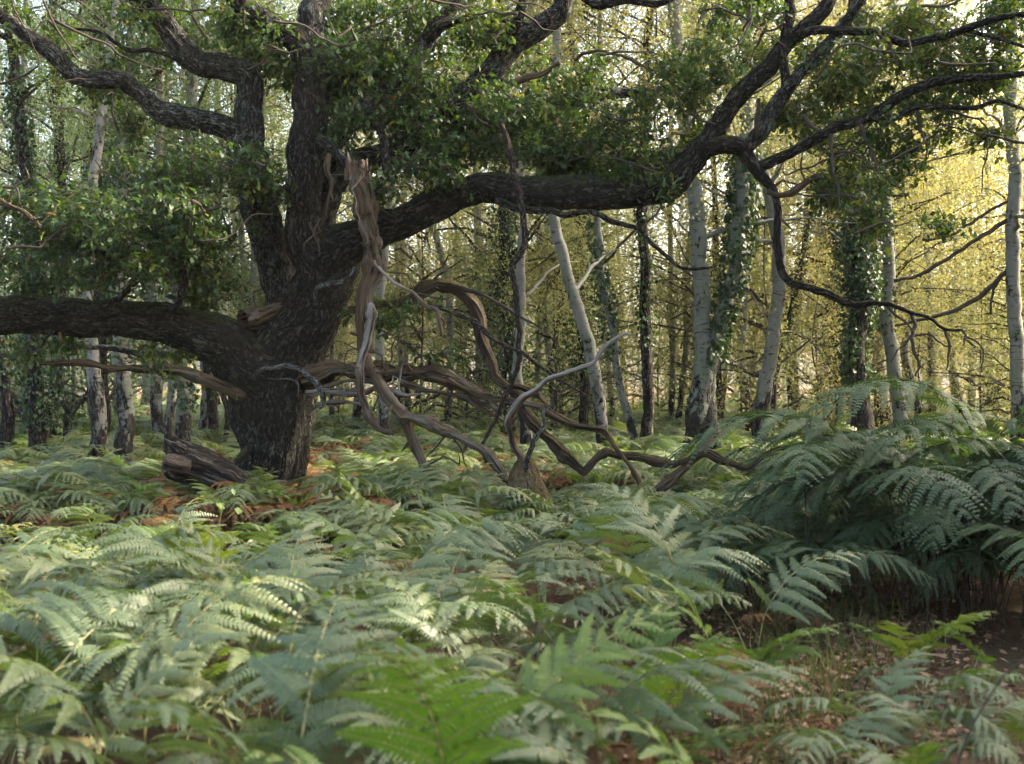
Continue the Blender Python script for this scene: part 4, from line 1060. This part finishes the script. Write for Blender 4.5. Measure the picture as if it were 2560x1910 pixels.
# unseen trees added beyond the right edge to keep sun off the ferns
DENSE = birch_crown_mesh('dense_crown', 290, M['cool_leaf'], 520, 44, 3.2, 2.2, 14.0, .16)
for k, (x, d) in enumerate([(11.5, 1.0), (11.5, 5.5), (12.0, 10.0), (13.5, 3.0), (14.5, 7.5), (14.5, 13.0), (18, 6), (18.5, 11), (11.8, 15.0), (15.5, 17.5), (12, -3), (16, -1), (20.5, 2)]):
    o = empty('shade_tree', (x, d, 0))
    tag(o, 'unseen dense tree added beyond the right edge to shade the front ferns', 'tree', 'added shade trees beyond the right edge')
    P = np.array([[x, d, -.2], [x + .1, d, 2], [x, d + .1, 6], [x + .2, d, 12]])
    obj('trunk', tube_mesh('trunk', P, [.26, .2, .15, .05], M['ivy_bark'], seg=14, step=.2, seed=800 + k), o)
    c = part('crown', DENSE, o, rot=(0, 0, k * 1.7))
    c['kind'] = 'stuff'

# leafy saplings between the trunks
cnt = 0
while cnt < 76:
    d = rngf.uniform(21.5, 50)
    x = rngf.uniform(-.54, .56) * d
    px = x / (S2 * d) + 1107
    if 280 < px < 520: continue
    if 560 < px < 780 and d < 30: continue
    cnt += 1
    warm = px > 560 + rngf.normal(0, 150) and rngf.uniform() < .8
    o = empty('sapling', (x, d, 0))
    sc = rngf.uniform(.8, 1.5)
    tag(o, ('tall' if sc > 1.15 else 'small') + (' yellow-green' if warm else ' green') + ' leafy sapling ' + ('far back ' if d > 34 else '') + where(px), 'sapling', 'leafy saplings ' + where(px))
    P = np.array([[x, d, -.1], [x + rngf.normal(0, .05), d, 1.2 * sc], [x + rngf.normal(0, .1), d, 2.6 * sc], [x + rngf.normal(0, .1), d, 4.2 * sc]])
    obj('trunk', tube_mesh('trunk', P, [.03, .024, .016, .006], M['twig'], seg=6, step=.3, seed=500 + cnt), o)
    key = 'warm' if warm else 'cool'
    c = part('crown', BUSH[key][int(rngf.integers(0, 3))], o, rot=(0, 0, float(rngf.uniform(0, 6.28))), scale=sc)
    c['kind'] = 'stuff'

# far-off wood that reads as one mass
cat = Cat()
n = 32000
x = rngf.uniform(-52, 54, n); d = rngf.uniform(58, 82, n)
z = rngf.uniform(0, 1, n) ** 1.3 * 18
pos = np.stack([x, d, z], -1)
cl = vnoise(pos * np.array([.28, .28, .24])) * .65 + vnoise(pos * .7 + 30) * .35
keep = cl > .46 + .09 * (z / 18)
pos = pos[keep]; n = len(pos)
quad_leaves(pos, rngf.normal(0, 1, (n, 3)), rngf.normal(0, .6, (n, 3)) + np.array([0, -.4, 1.0]), rngf.uniform(.25, .5, n), cat, rngf.uniform(0, 1, n), .7)
for k in range(120):
    x = rngf.uniform(-52, 54); d = rngf.uniform(58, 80); h = rngf.uniform(14, 22)
    twig_strip(cat, np.array([[x, d, 0], [x + rngf.normal(0, .3), d, h * .4], [x + rngf.normal(0, .6), d, h]]), .16, .05)
fw = obj('far_woodland', cat.build('far_woodland', [M['birch_leaf'], M['birch_grey']]))
tag(fw, 'hazy mass of far-off yellow-green woodland', 'woodland', kind='stuff')

# ------------------------------------------------------------------ bracken
def frond_mesh(name, seed, Ls, Lb, W, mats, a0=84, a1=52, a2=-28, droop=.25, pairs=13, curl=0.0, ragged=0.0):
    rng = np.random.default_rng(seed)
    cat = Cat()
    n = 44
    L = Ls + Lb
    s = np.linspace(0, L, n)
    u = np.clip((s - Ls * .6) / (L - Ls * .6), 0, 1)
    ang = np.radians(np.where(s < Ls * .6, a0 + (a1 - a0) * .35 * s / (Ls * .6), a0 + (a1 - a0) * .35 + (a2 - (a0 + (a1 - a0) * .35)) * (u ** .85)))
    ds = L / (n - 1)
    P = np.zeros((n, 3))
    P[1:, 0] = np.cumsum(np.cos(ang[:-1]) * ds); P[1:, 2] = np.cumsum(np.sin(ang[:-1]) * ds)
    P[:, 1] = .03 * np.sin(s * 3 + seed)
    twig_strip(cat, P, .0055, .0012, 1)
    lv, lf, lr = [], [], []
    nv = 0
    for k in range(pairs):
        t = (k / pairs) ** .92
        sp = Ls + Lb * t * .985
        i = min(n - 2, int(sp / ds)); fr = sp / ds - i
        p0 = P[i] * (1 - fr) + P[i + 1] * fr
        T = np.array([math.cos(ang[i]), 0, math.sin(ang[i])]); Nn = np.array([-math.sin(ang[i]), 0, math.cos(ang[i])])
        for sd in (-1, 1):
            if ragged and rng.uniform() < ragged: continue
            ln = W * (1 - t) ** .82 * (.82 + .18 * min(1, t / .1)) * rng.uniform(.78, 1.1) + .02
            sw = math.radians(64 - 22 * t + rng.normal(0, 6))
            D0 = T * math.cos(sw) + np.array([0, sd, 0]) * math.sin(sw)
            D0 = D0 + Nn * rng.normal(.16, .10); D0 /= np.linalg.norm(D0)
            m = max(4, int(ln / .0145))
            q = np.linspace(0, 1, m + 1)
            C = p0 + (q * ln)[:, None] * D0 + (-(droop + .22 + rng.normal(0, .10)) * ln * q ** 1.8)[:, None] * np.array([0, 0, 1.0]) + (.10 * ln * q ** 2)[:, None] * T
            if curl: C += (curl * ln * np.sin(q * 3 + k))[:, None] * rng.normal(0, 1, 3)
            Tg = np.gradient(C, axis=0); Tg /= np.linalg.norm(Tg, axis=1)[:, None]
            Sd = np.cross(np.broadcast_to(Nn, Tg.shape), Tg); Sd /= np.linalg.norm(Sd, axis=1)[:, None] + 1e-9
            Np = np.cross(Tg, Sd)
            twig_strip(cat, C[[0, m // 3, 2 * m // 3, m]], .0022, .0006, 1)
            pw = min(.055, max(.011, .155 * ln + .006))
            half = ln / m * .45
            hue = rng.uniform(0, 1)
            roll = rng.normal(0, .28)
            Sd, Np = Sd * math.cos(roll) + Np * math.sin(roll), Np * math.cos(roll) - Sd * math.sin(roll)
            plen = pw * (1 - q) ** .7 * (.7 + .3 * np.minimum(1, q / .12))
            for j in range(m):
                for s2 in (-1, 1):
                    pl = plen[j] * rng.uniform(.88, 1.08) + .003
                    dd = Sd[j] * s2 * .93 + Tg[j] * (.28 + .25 * q[j])
                    dd = dd + Np[j] * (rng.normal(-.10, .10) + curl * rng.normal(0, 2))
                    dd /= np.linalg.norm(dd)
                    ww = np.cross(Np[j], dd)
                    b = C[j]
                    tip = b + dd * pl - np.array([0, 0, .12 * pl])
                    mid = b + dd * pl * .45 + Np[j] * .04 * pl
                    lv += [b - ww * half * .9, b + ww * half * .9, mid + ww * half * .95, tip, mid - ww * half * .95]
                    lf.append([nv, nv + 1, nv + 2, nv + 4]); lf.append([nv + 4, nv + 2, nv + 3, nv + 3])
                    lr += [min(1, max(0, hue + rng.normal(0, .12)))] * 5
                    nv += 5
    lf = np.array(lf)
    V = np.array(lv)
    qd = lf[0::2]; tr = lf[1::2][:, :3]
    base = cat.n
    cat.add(V, qd, 0, np.array(lr))
    cat.f.setdefault((3, 0), []).append(tr.astype(np.int32) + base)
    return cat.build(name, mats)


FM = [M['fern'], M['fern_stem']]
FR = {'green': [], 'bright': [], 'rust': [], 'tall': []}
spec = [(.50, .78, .36, 84, 52, -26, .25), (.55, .85, .42, 82, 48, -34, .32), (.42, .70, .34, 80, 45, -18, .20), (.60, .80, .38, 86, 56, -40, .35), (.46, .92, .44, 82, 46, -30, .28), (.38, .62, .32, 78, 40, -12, .22)]
for i, (Ls, Lb, W, a0, a1, a2, dr) in enumerate(spec):
    FR['green'].append(frond_mesh('frond', 900 + i, Ls, Lb, W, FM, a0, a1, a2, dr, pairs=10 + i % 2))
for i, (Ls, Lb, W, a0, a1, a2, dr, rg) in enumerate([(.52, .66, .33, 84, 66, 2, .12, .05), (.40, .88, .38, 70, 36, -44, .42, .14), (.62, .70, .40, 88, 60, -52, .45, .10), (.45, .55, .26, 82, 58, -8, .3, .22)]):
    FR['green'].append(frond_mesh('frond', 960 + i, Ls, Lb, W, FM, a0, a1, a2, dr, pairs=9 + i % 3, ragged=rg, curl=.015))
for i, (Ls, Lb, W, a0, a1, a2, dr) in enumerate([spec[0], spec[2], spec[5]]):
    FR['bright'].append(frond_mesh('frond', 930 + i, Ls * .8, Lb * .85, W * .9, [M['fern_bright'], M['fern_stem']], a0, a1 + 18, a2 + 25, dr * .7, pairs=10))
for i, (Ls, Lb, W, a0, a1, a2, dr) in enumerate([spec[0], spec[2], spec[4]]):
    FR['rust'].append(frond_mesh('frond', 940 + i, Ls * .85, Lb * .8, W * .85, [M['fern_brown'], M['stem_dark']], a0 - 4, a1, a2 - 8, dr + .12, pairs=10, curl=.035, ragged=.15))
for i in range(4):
    FR['tall'].append(frond_mesh('frond', 950 + i, .78 + .08 * i, 1.0, .46, [M['fern_shaded'], M['stem_dark']], 86, 58, -48 - 6 * i, .32, pairs=13))

rngb = np.random.default_rng(404)
NPLANT = [0]


def in_path(x, y):
    """bare strip and dark pocket at the lower right"""
    k = x / max(y, .1)
    c = .246 + .010 * math.sin(y * 2.1)
    w = .038 + .010 * math.sin(y * 1.3 + 1)
    if 4.3 < y < 8.0 and abs(k - c) < w: return True
    if 7.6 < y < 8.6 and .33 < k < .42: return True
    if 1.9 < y < 3.7 and k < -.345: return True
    return False


def plant(x, y, kind, label, group, nf, scale, az0=None, fan=2 * PI, tilt=.0, cat_='fern'):
    o = empty('bracken_plant', (x, y, float(gz(x, y))))
    tag(o, label, cat_, group)
    NPLANT[0] += 1
    a = rngb.uniform(0, 2 * PI) if az0 is None else az0
    for i in range(nf):
        az = a + (i - (nf - 1) / 2) * fan / nf + rngb.normal(0, .3)
        me = FR[kind][int(rngb.integers(0, len(FR[kind])))]
        s = scale * rngb.uniform(.6, 1.18)
        part('frond', me, o, loc=(float(rngb.normal(0, .05)), float(rngb.normal(0, .05)), -.02), rot=(float(rngb.normal(0, .16)), float(rngb.normal(tilt, .16)), float(az)), scale=float(s))
    return o


def zone(x, y):
    k = x / y
    if k > .32: return 'right of the strip'
    if k > .12: return 'left of the strip'
    if k > -.02: return 'right of mid-carpet'
    if k > -.16: return 'left of mid-carpet'
    if k > -.32: return 'in the left carpet'
    return 'at the left edge'


# jittered carpet of single plants near the camera
PL = []
y = 2.0
while y < 12.2:
    sp = .44 if y < 6 else .56
    x = -.54 * y - .5
    while x < .54 * y + .5:
        PL.append((x + rngb.uniform(-.22, .22), y + rngb.uniform(-.22, .22)))
        x += sp
    y += sp
oakx = float(A(686, 955, 13)[0])
for (x, y) in PL:
    if in_path(x, y): continue
    k = x / y
    if y < 1.9: continue
    if (x - oakx) ** 2 + (y - 13.0) ** 2 < .75 ** 2: continue
    if 5.8 < y < 9.2 and k > .28: continue      # tall clump stands there
    if (abs(x + .24) < .36 and y < 3.35) or (abs(x - .70) < .30 and y < 3.55): continue
    if 10.6 < y and -.37 < k < -.2 and rngb.uniform() < .6: continue            # around the log
    h = .98 if 3.6 < y < 9 else .9
    if k > .19 and y < 5.8: h = .52 + .1 * rngb.uniform()
    elif k > .12 and y < 5.8: h = .72 + .1 * rngb.uniform()
    elif y < 3.2: h = .84
    elif y > 9.0: h = .92
    if y > 8.6 and (-.05 < k < .06 or -.33 < k < -.2): h *= .68
    elif y > 10 and .03 < k < .27: h *= .8
    h *= 1 + .25 * (float(vnoise(np.array([x * .8 + 9, y * .8, 3.3]))) - .5) * 2 * .6
    r = rngb.uniform()
    kind = 'green'
    pb = .05 + (.26 if (k > .08 and y < 5.6) else 0) + (.2 if (-.08 < k < .08 and y < 3.4) else 0)
    pr = .03 + (.18 if y > 9.0 else 0) + (.05 if (y > 8.2 and k < -.2) else 0) + (.10 if (.1 < k < .34 and y < 6) else 0)
    if r < pr: kind = 'rust'
    elif r < pr + pb: kind = 'bright'
    band = 'at the bottom' if y < 3 else 'near the camera' if y < 4.4 else 'well before halfway' if y < 6 else 'halfway to the oak' if y < 8.4 else 'close before the oak'
    word = {'green': 'grey-green bracken plant', 'bright': 'fresh green bracken plant', 'rust': 'rusty withered bracken plant'}[kind]
    nfr = int(rngb.integers(2, 5))
    size_word = 'low' if h < .72 else ('tall' if h > 1.0 else 'middling')
    lab = f"{size_word} {('two', 'three', 'four')[nfr - 2]}-fronded {word} {zone(x, y)}, {band}"
    plant(x, y, kind, lab, lab.replace(' plant', ' plants'), nfr, h * (1.0 if kind == 'rust' else 1), az0=None)

# fresh ferns picked out against the darker ones
for x_, y_, n_, s_, lab in ((2.08, 6.0, 4, .92, 'fresh yellow-green bracken in front of the tall dark clump, the largest'), (2.3, 5.7, 3, .62, 'small fresh yellow-green bracken at the foot of the tall dark clump'),
                            (1.02, 5.4, 4, .85, 'fresh yellow-green bracken at the left rim of the bare strip'), (-.24, 3.3, 6, 1.2, 'vivid green bracken low in the centre of the bottom edge'), (-.10, 3.9, 5, 1.15, 'vivid green bracken just behind the one low in the centre'),
                            (.70, 3.45, 5, .95, 'vivid green bracken at the bottom edge left of the bare strip'), (.42, 4.1, 4, .85, 'yellowing bracken left of the bare strip')):
    plant(x_, y_, 'bright', lab, None, n_, s_, az0=-PI / 2, fan=4.5)
for x_, y_, s_, lab in ((.55, 4.4, .55, 'orange withered bracken left of the bare strip'), (1.55, 5.2, .4, 'brown collapsed bracken lying on the bare strip'), (1.72, 7.3, .55, 'orange withered bracken under the left of the tall clump'), (-3.3, 9.6, .95, 'deep orange bracken below the fallen log'), (-2.9, 10.4, .95, 'deep orange bracken behind the one below the fallen log')):
    plant(x_, y_, 'rust', lab, None, 4, s_)

# tall dark clump at the right
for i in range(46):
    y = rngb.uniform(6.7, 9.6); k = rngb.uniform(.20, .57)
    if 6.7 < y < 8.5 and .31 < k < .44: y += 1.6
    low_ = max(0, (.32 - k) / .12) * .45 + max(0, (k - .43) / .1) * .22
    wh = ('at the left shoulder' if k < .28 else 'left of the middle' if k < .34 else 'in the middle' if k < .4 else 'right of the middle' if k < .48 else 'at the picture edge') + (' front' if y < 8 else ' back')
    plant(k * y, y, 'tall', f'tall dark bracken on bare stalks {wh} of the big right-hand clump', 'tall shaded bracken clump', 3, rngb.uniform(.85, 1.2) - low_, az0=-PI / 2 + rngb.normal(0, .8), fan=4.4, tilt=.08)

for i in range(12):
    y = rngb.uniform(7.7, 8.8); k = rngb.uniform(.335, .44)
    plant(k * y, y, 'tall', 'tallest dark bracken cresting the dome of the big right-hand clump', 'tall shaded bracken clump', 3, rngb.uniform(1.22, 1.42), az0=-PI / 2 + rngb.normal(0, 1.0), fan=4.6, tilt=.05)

# the rest of the carpet, past counting
class Pts: pass


lib = bpy.data.collections.new('frond_library')
order = []
for kname in ('green', 'bright', 'rust'):
    for j, me in enumerate(FR[kname]):
        lo = bpy.data.objects.new('%02d_frond' % len(order), me)
        lib.objects.link(lo); order.append(kname)
gi = [i for i, k in enumerate(order) if k == 'green']; bi = [i for i, k in enumerate(order) if k == 'bright']; ri = [i for i, k in enumerate(order) if k == 'rust']
pts, rots, scl, idx = [], [], [], []
for k in range(15000):
    y = 11.0 + 50 * rngb.uniform() ** 1.75
    x = rngb.uniform(-.56, .56) * y
    if (x - oakx) ** 2 + (y - 13.0) ** 2 < .55 ** 2: continue
    kx = x / y
    patch = float(vnoise(np.array([x * .55 + 3, y * .40 + 7, 1.5])))
    rp = .05 + (.5 if patch > .57 else 0) * (1.0 if y < 24 else .35)
    if kx < -.14 and y < 21: rp += .2
    if -.2 < kx < .12 and 12.5 < y < 17: rp += .12
    r = rngb.uniform()
    bp = .10 + (.35 if (kx < -.27 and y > 20) else 0)
    t = ri if r < rp else (bi if r < rp + bp else gi)
    idx.append(int(rngb.choice(t)))
    zf = .95 if y < 16 else 1.0
    if y < 13.2 and -.05 < kx < .27: zf = .68
    pts.append((x, y, float(gz(x, y)) - .03))
    rots.append((float(rngb.normal(0, .1)), float(rngb.normal(0, .1)), float(rngb.uniform(0, 6.283))))
    scl.append(zf * rngb.uniform(.8, 1.2) * (1.12 if t is ri else 1) * (1.08 if y > 25 else 1))
me = bpy.data.meshes.new('bracken')
me.from_pydata(pts, [], [])
for nm, ty, fld, dat in (('rot', 'FLOAT_VECTOR', 'vector', rots), ('scl', 'FLOAT', 'value', scl), ('idx', 'INT', 'value', idx)):
    at_ = me.attributes.new(nm, ty, 'POINT')
    at_.data.foreach_set(fld, np.array(dat, dtype=np.int32 if ty == 'INT' else np.float32).ravel())
bracken = obj('bracken', me)
tag(bracken, 'grey-green and rusty bracken carpet around and behind the oak', 'bracken', kind='stuff')
ng = bpy.data.node_groups.new('scatter_fronds', 'GeometryNodeTree')
ng.interface.new_socket('Geometry', in_out='INPUT', socket_type='NodeSocketGeometry')
ng.interface.new_socket('Geometry', in_out='OUTPUT', socket_type='NodeSocketGeometry')
gin = ng.nodes.new('NodeGroupInput'); gout = ng.nodes.new('NodeGroupOutput')
iop = ng.nodes.new('GeometryNodeInstanceOnPoints')
ci = ng.nodes.new('GeometryNodeCollectionInfo')
ci.inputs['Collection'].default_value = lib
ci.inputs['Separate Children'].default_value = True
ci.inputs['Reset Children'].default_value = True


def named(nm, ty):
    q = ng.nodes.new('GeometryNodeInputNamedAttribute'); q.data_type = ty; q.inputs[0].default_value = nm
    return q.outputs[0]


e2r = ng.nodes.new('FunctionNodeEulerToRotation')
ng.links.new(named('rot', 'FLOAT_VECTOR'), e2r.inputs[0])
ng.links.new(gin.outputs[0], iop.inputs['Points'])
ng.links.new(ci.outputs[0], iop.inputs['Instance'])
iop.inputs['Pick Instance'].default_value = True
ng.links.new(named('idx', 'INT'), iop.inputs['Instance Index'])
ng.links.new(e2r.outputs[0], iop.inputs['Rotation'])
ng.links.new(named('scl', 'FLOAT'), iop.inputs['Scale'])
ng.links.new(iop.outputs[0], gout.inputs[0])
mod = bracken.modifiers.new('scatter', 'NODES'); mod.node_group = ng

# ------------------------------------------------------------------ small things on the floor
cat = Cat()
n = 16000
y = 3.5 + 9 * rngb.uniform(0, 1, n) ** 1.2
k = np.where(rngb.uniform(0, 1, n) < .65, rngb.normal(.27, .07, n), rngb.uniform(-.55, .55, n))
x = k * y
pos = np.stack([x, y, gz(x, y) + rngb.uniform(0, .05, n)], -1)
dirs = rngb.normal(0, 1, (n, 3)); dirs[:, 2] *= .35
ups = rngb.normal(0, .35, (n, 3)) + np.array([0, 0, 1.0])
quad_leaves(pos, dirs, ups, rngb.uniform(.02, .075, n), cat, rngb.uniform(0, 1, n), .6)
tag(obj('leaf_litter', cat.build('leaf_litter', [M['litter']])), 'dry brown leaf litter strewn over the bare strip', 'leaf litter', kind='stuff')
cat = Cat()
n = 2600
y = 4.2 + 4.5 * rngb.uniform(0, 1, n); k = rngb.normal(.262, .05, n); x = k * y
pos = np.stack([x, y, gz(x, y)], -1)
dirs = rngb.normal(0, .35, (n, 3)) + np.array([0, 0, 1.0])
quad_leaves(pos, dirs, rngb.normal(0, 1, (n, 3)), rngb.uniform(.06, .20, n), cat, rngb.uniform(0, 1, n), .05)
tag(obj('grass', cat.build('grass', [M['grass']])), 'sparse thin grass blades on the bare strip', 'grass', kind='stuff')


def bramble(px, py, d, label, n=20, size=.042):
    c = B(px, py, d)
    o = empty('bramble_plant', (float(c[0]), d, float(gz(c[0], d))))
    tag(o, label, 'bramble')
    h = c[2] - o.location.z
    P = np.array([[0, 0, 0], [.03, -.02, h * .5], [.10, -.05, h * .95], [.24, -.08, h * 1.02]])
    me = tube_mesh('stem', P, [.006, .005, .004, .002], M['fern_stem'], seg=5, step=.05, seed=700)
    part('stem', me, o)
    rng = np.random.default_rng(int(px))
    for i in range(n):
        cat = Cat()
        quad_leaves(np.zeros((1, 3)), np.array([[1, 0, -.1]]), np.array([[0, 0, 1.0]]), np.array([size * rng.uniform(.7, 1.3)]), cat, rng.uniform(0, 1, 1), .75)
        part('leaf', cat.build('leaf', [M['bramble']]), o, loc=(float(rng.uniform(-.12, .26)), float(rng.normal(-.04, .09)), float(h + rng.normal(0, .05))), rot=(float(rng.normal(0, .4)), float(rng.normal(.1, .4)), float(rng.uniform(0, 6.28))))
    return o


bramble(600, 1290, 4.6, 'bright green bramble sprig among the ferns below the fallen log')
bramble(705, 1330, 4.1, 'bright green bramble sprig with broad leaves in the left centre ferns', 18)
bramble(800, 1345, 4.0, 'bright green bramble sprig nearest the middle of the front ferns', 16)
bramble(462, 1080, 9.6, 'small bright leafy sprig standing in front of the fallen log', 10, .08)

stick = empty('fallen_stick', (1.75, 4.7, 0))
tag(stick, 'dark broken stick lying on the bare strip at the bottom edge', 'stick')
P = np.array([A(2040, 1935, 4.9), A(2075, 1895, 4.95), A(2105, 1874, 5.0), A(2152, 1838, 5.1), A(2175, 1825, 5.15)])
P[:, 2] = np.maximum(P[:, 2], .03)
obj('stick_wood', tube_mesh('stick', P, [.03, .032, .03, .026, .012], M['oak'], seg=10, seed=61, lump=.15), stick)
for nm, pts, d, lab in (('dead_stem', [(2385, 1910), (2410, 1850), (2447, 1791), (2506, 1701), (2570, 1640)], 3.6, 'thin dark bare stem slanting up at the lower right corner'),
                        ('dead_stem', [(2350, 1215), (2358, 1160), (2370, 1100), (2384, 1040)], 7.4, 'thin dark upright stem poking out of the tall bracken clump')):
    P = np.array([A(a, b, d) for a, b in pts])
    s0 = empty(nm, (float(P[0, 0]), d, 0)); tag(s0, lab, 'stem')
    P = np.vstack([[P[0, 0] - .1, d, -.05], P])
    obj('stem_wood', tube_mesh('stem', P, np.linspace(.005, .002, len(P)), M['twig'], seg=6, step=.05, seed=62, wob=.02), s0)
for i, (px, py, d, hgt) in enumerate([(1865, 1130, 8.0, 1.1), (1980, 1160, 8.2, 1.0), (2090, 1180, 8.1, 1.0), (1790, 1160, 8.3, .9)]):
    pass
print('plants', NPLANT[0])

# ------------------------------------------------------------------ woodland haze
m, nt, out = nodemat('haze_air')
pv = N_(nt, 'ShaderNodeVolumePrincipled')
pv.inputs['Color'].default_value = (.97, .96, .90, 1)
pv.inputs['Density'].default_value = 0.0004
pv.inputs['Anisotropy'].default_value = 0.2
nt.links.new(pv.outputs[0], out.inputs['Volume'])
hx0, hx1, hy0, hy1, hz0, hz1 = -405, 405, -205, 505, -1.3, 27
HV = [(x, y, z) for z in (hz0, hz1) for y in (hy0, hy1) for x in (hx0, hx1)]
HF = np.array([[0, 2, 3, 1], [4, 5, 7, 6], [0, 1, 5, 4], [2, 6, 7, 3], [0, 4, 6, 2], [1, 3, 7, 5]])
hz_ = obj('haze', build('haze', HV, [(HF, 0)], [m], smooth=False))
tag(hz_, 'thin pale woodland haze', kind='stuff')
scene.cycles.volume_bounces = 0
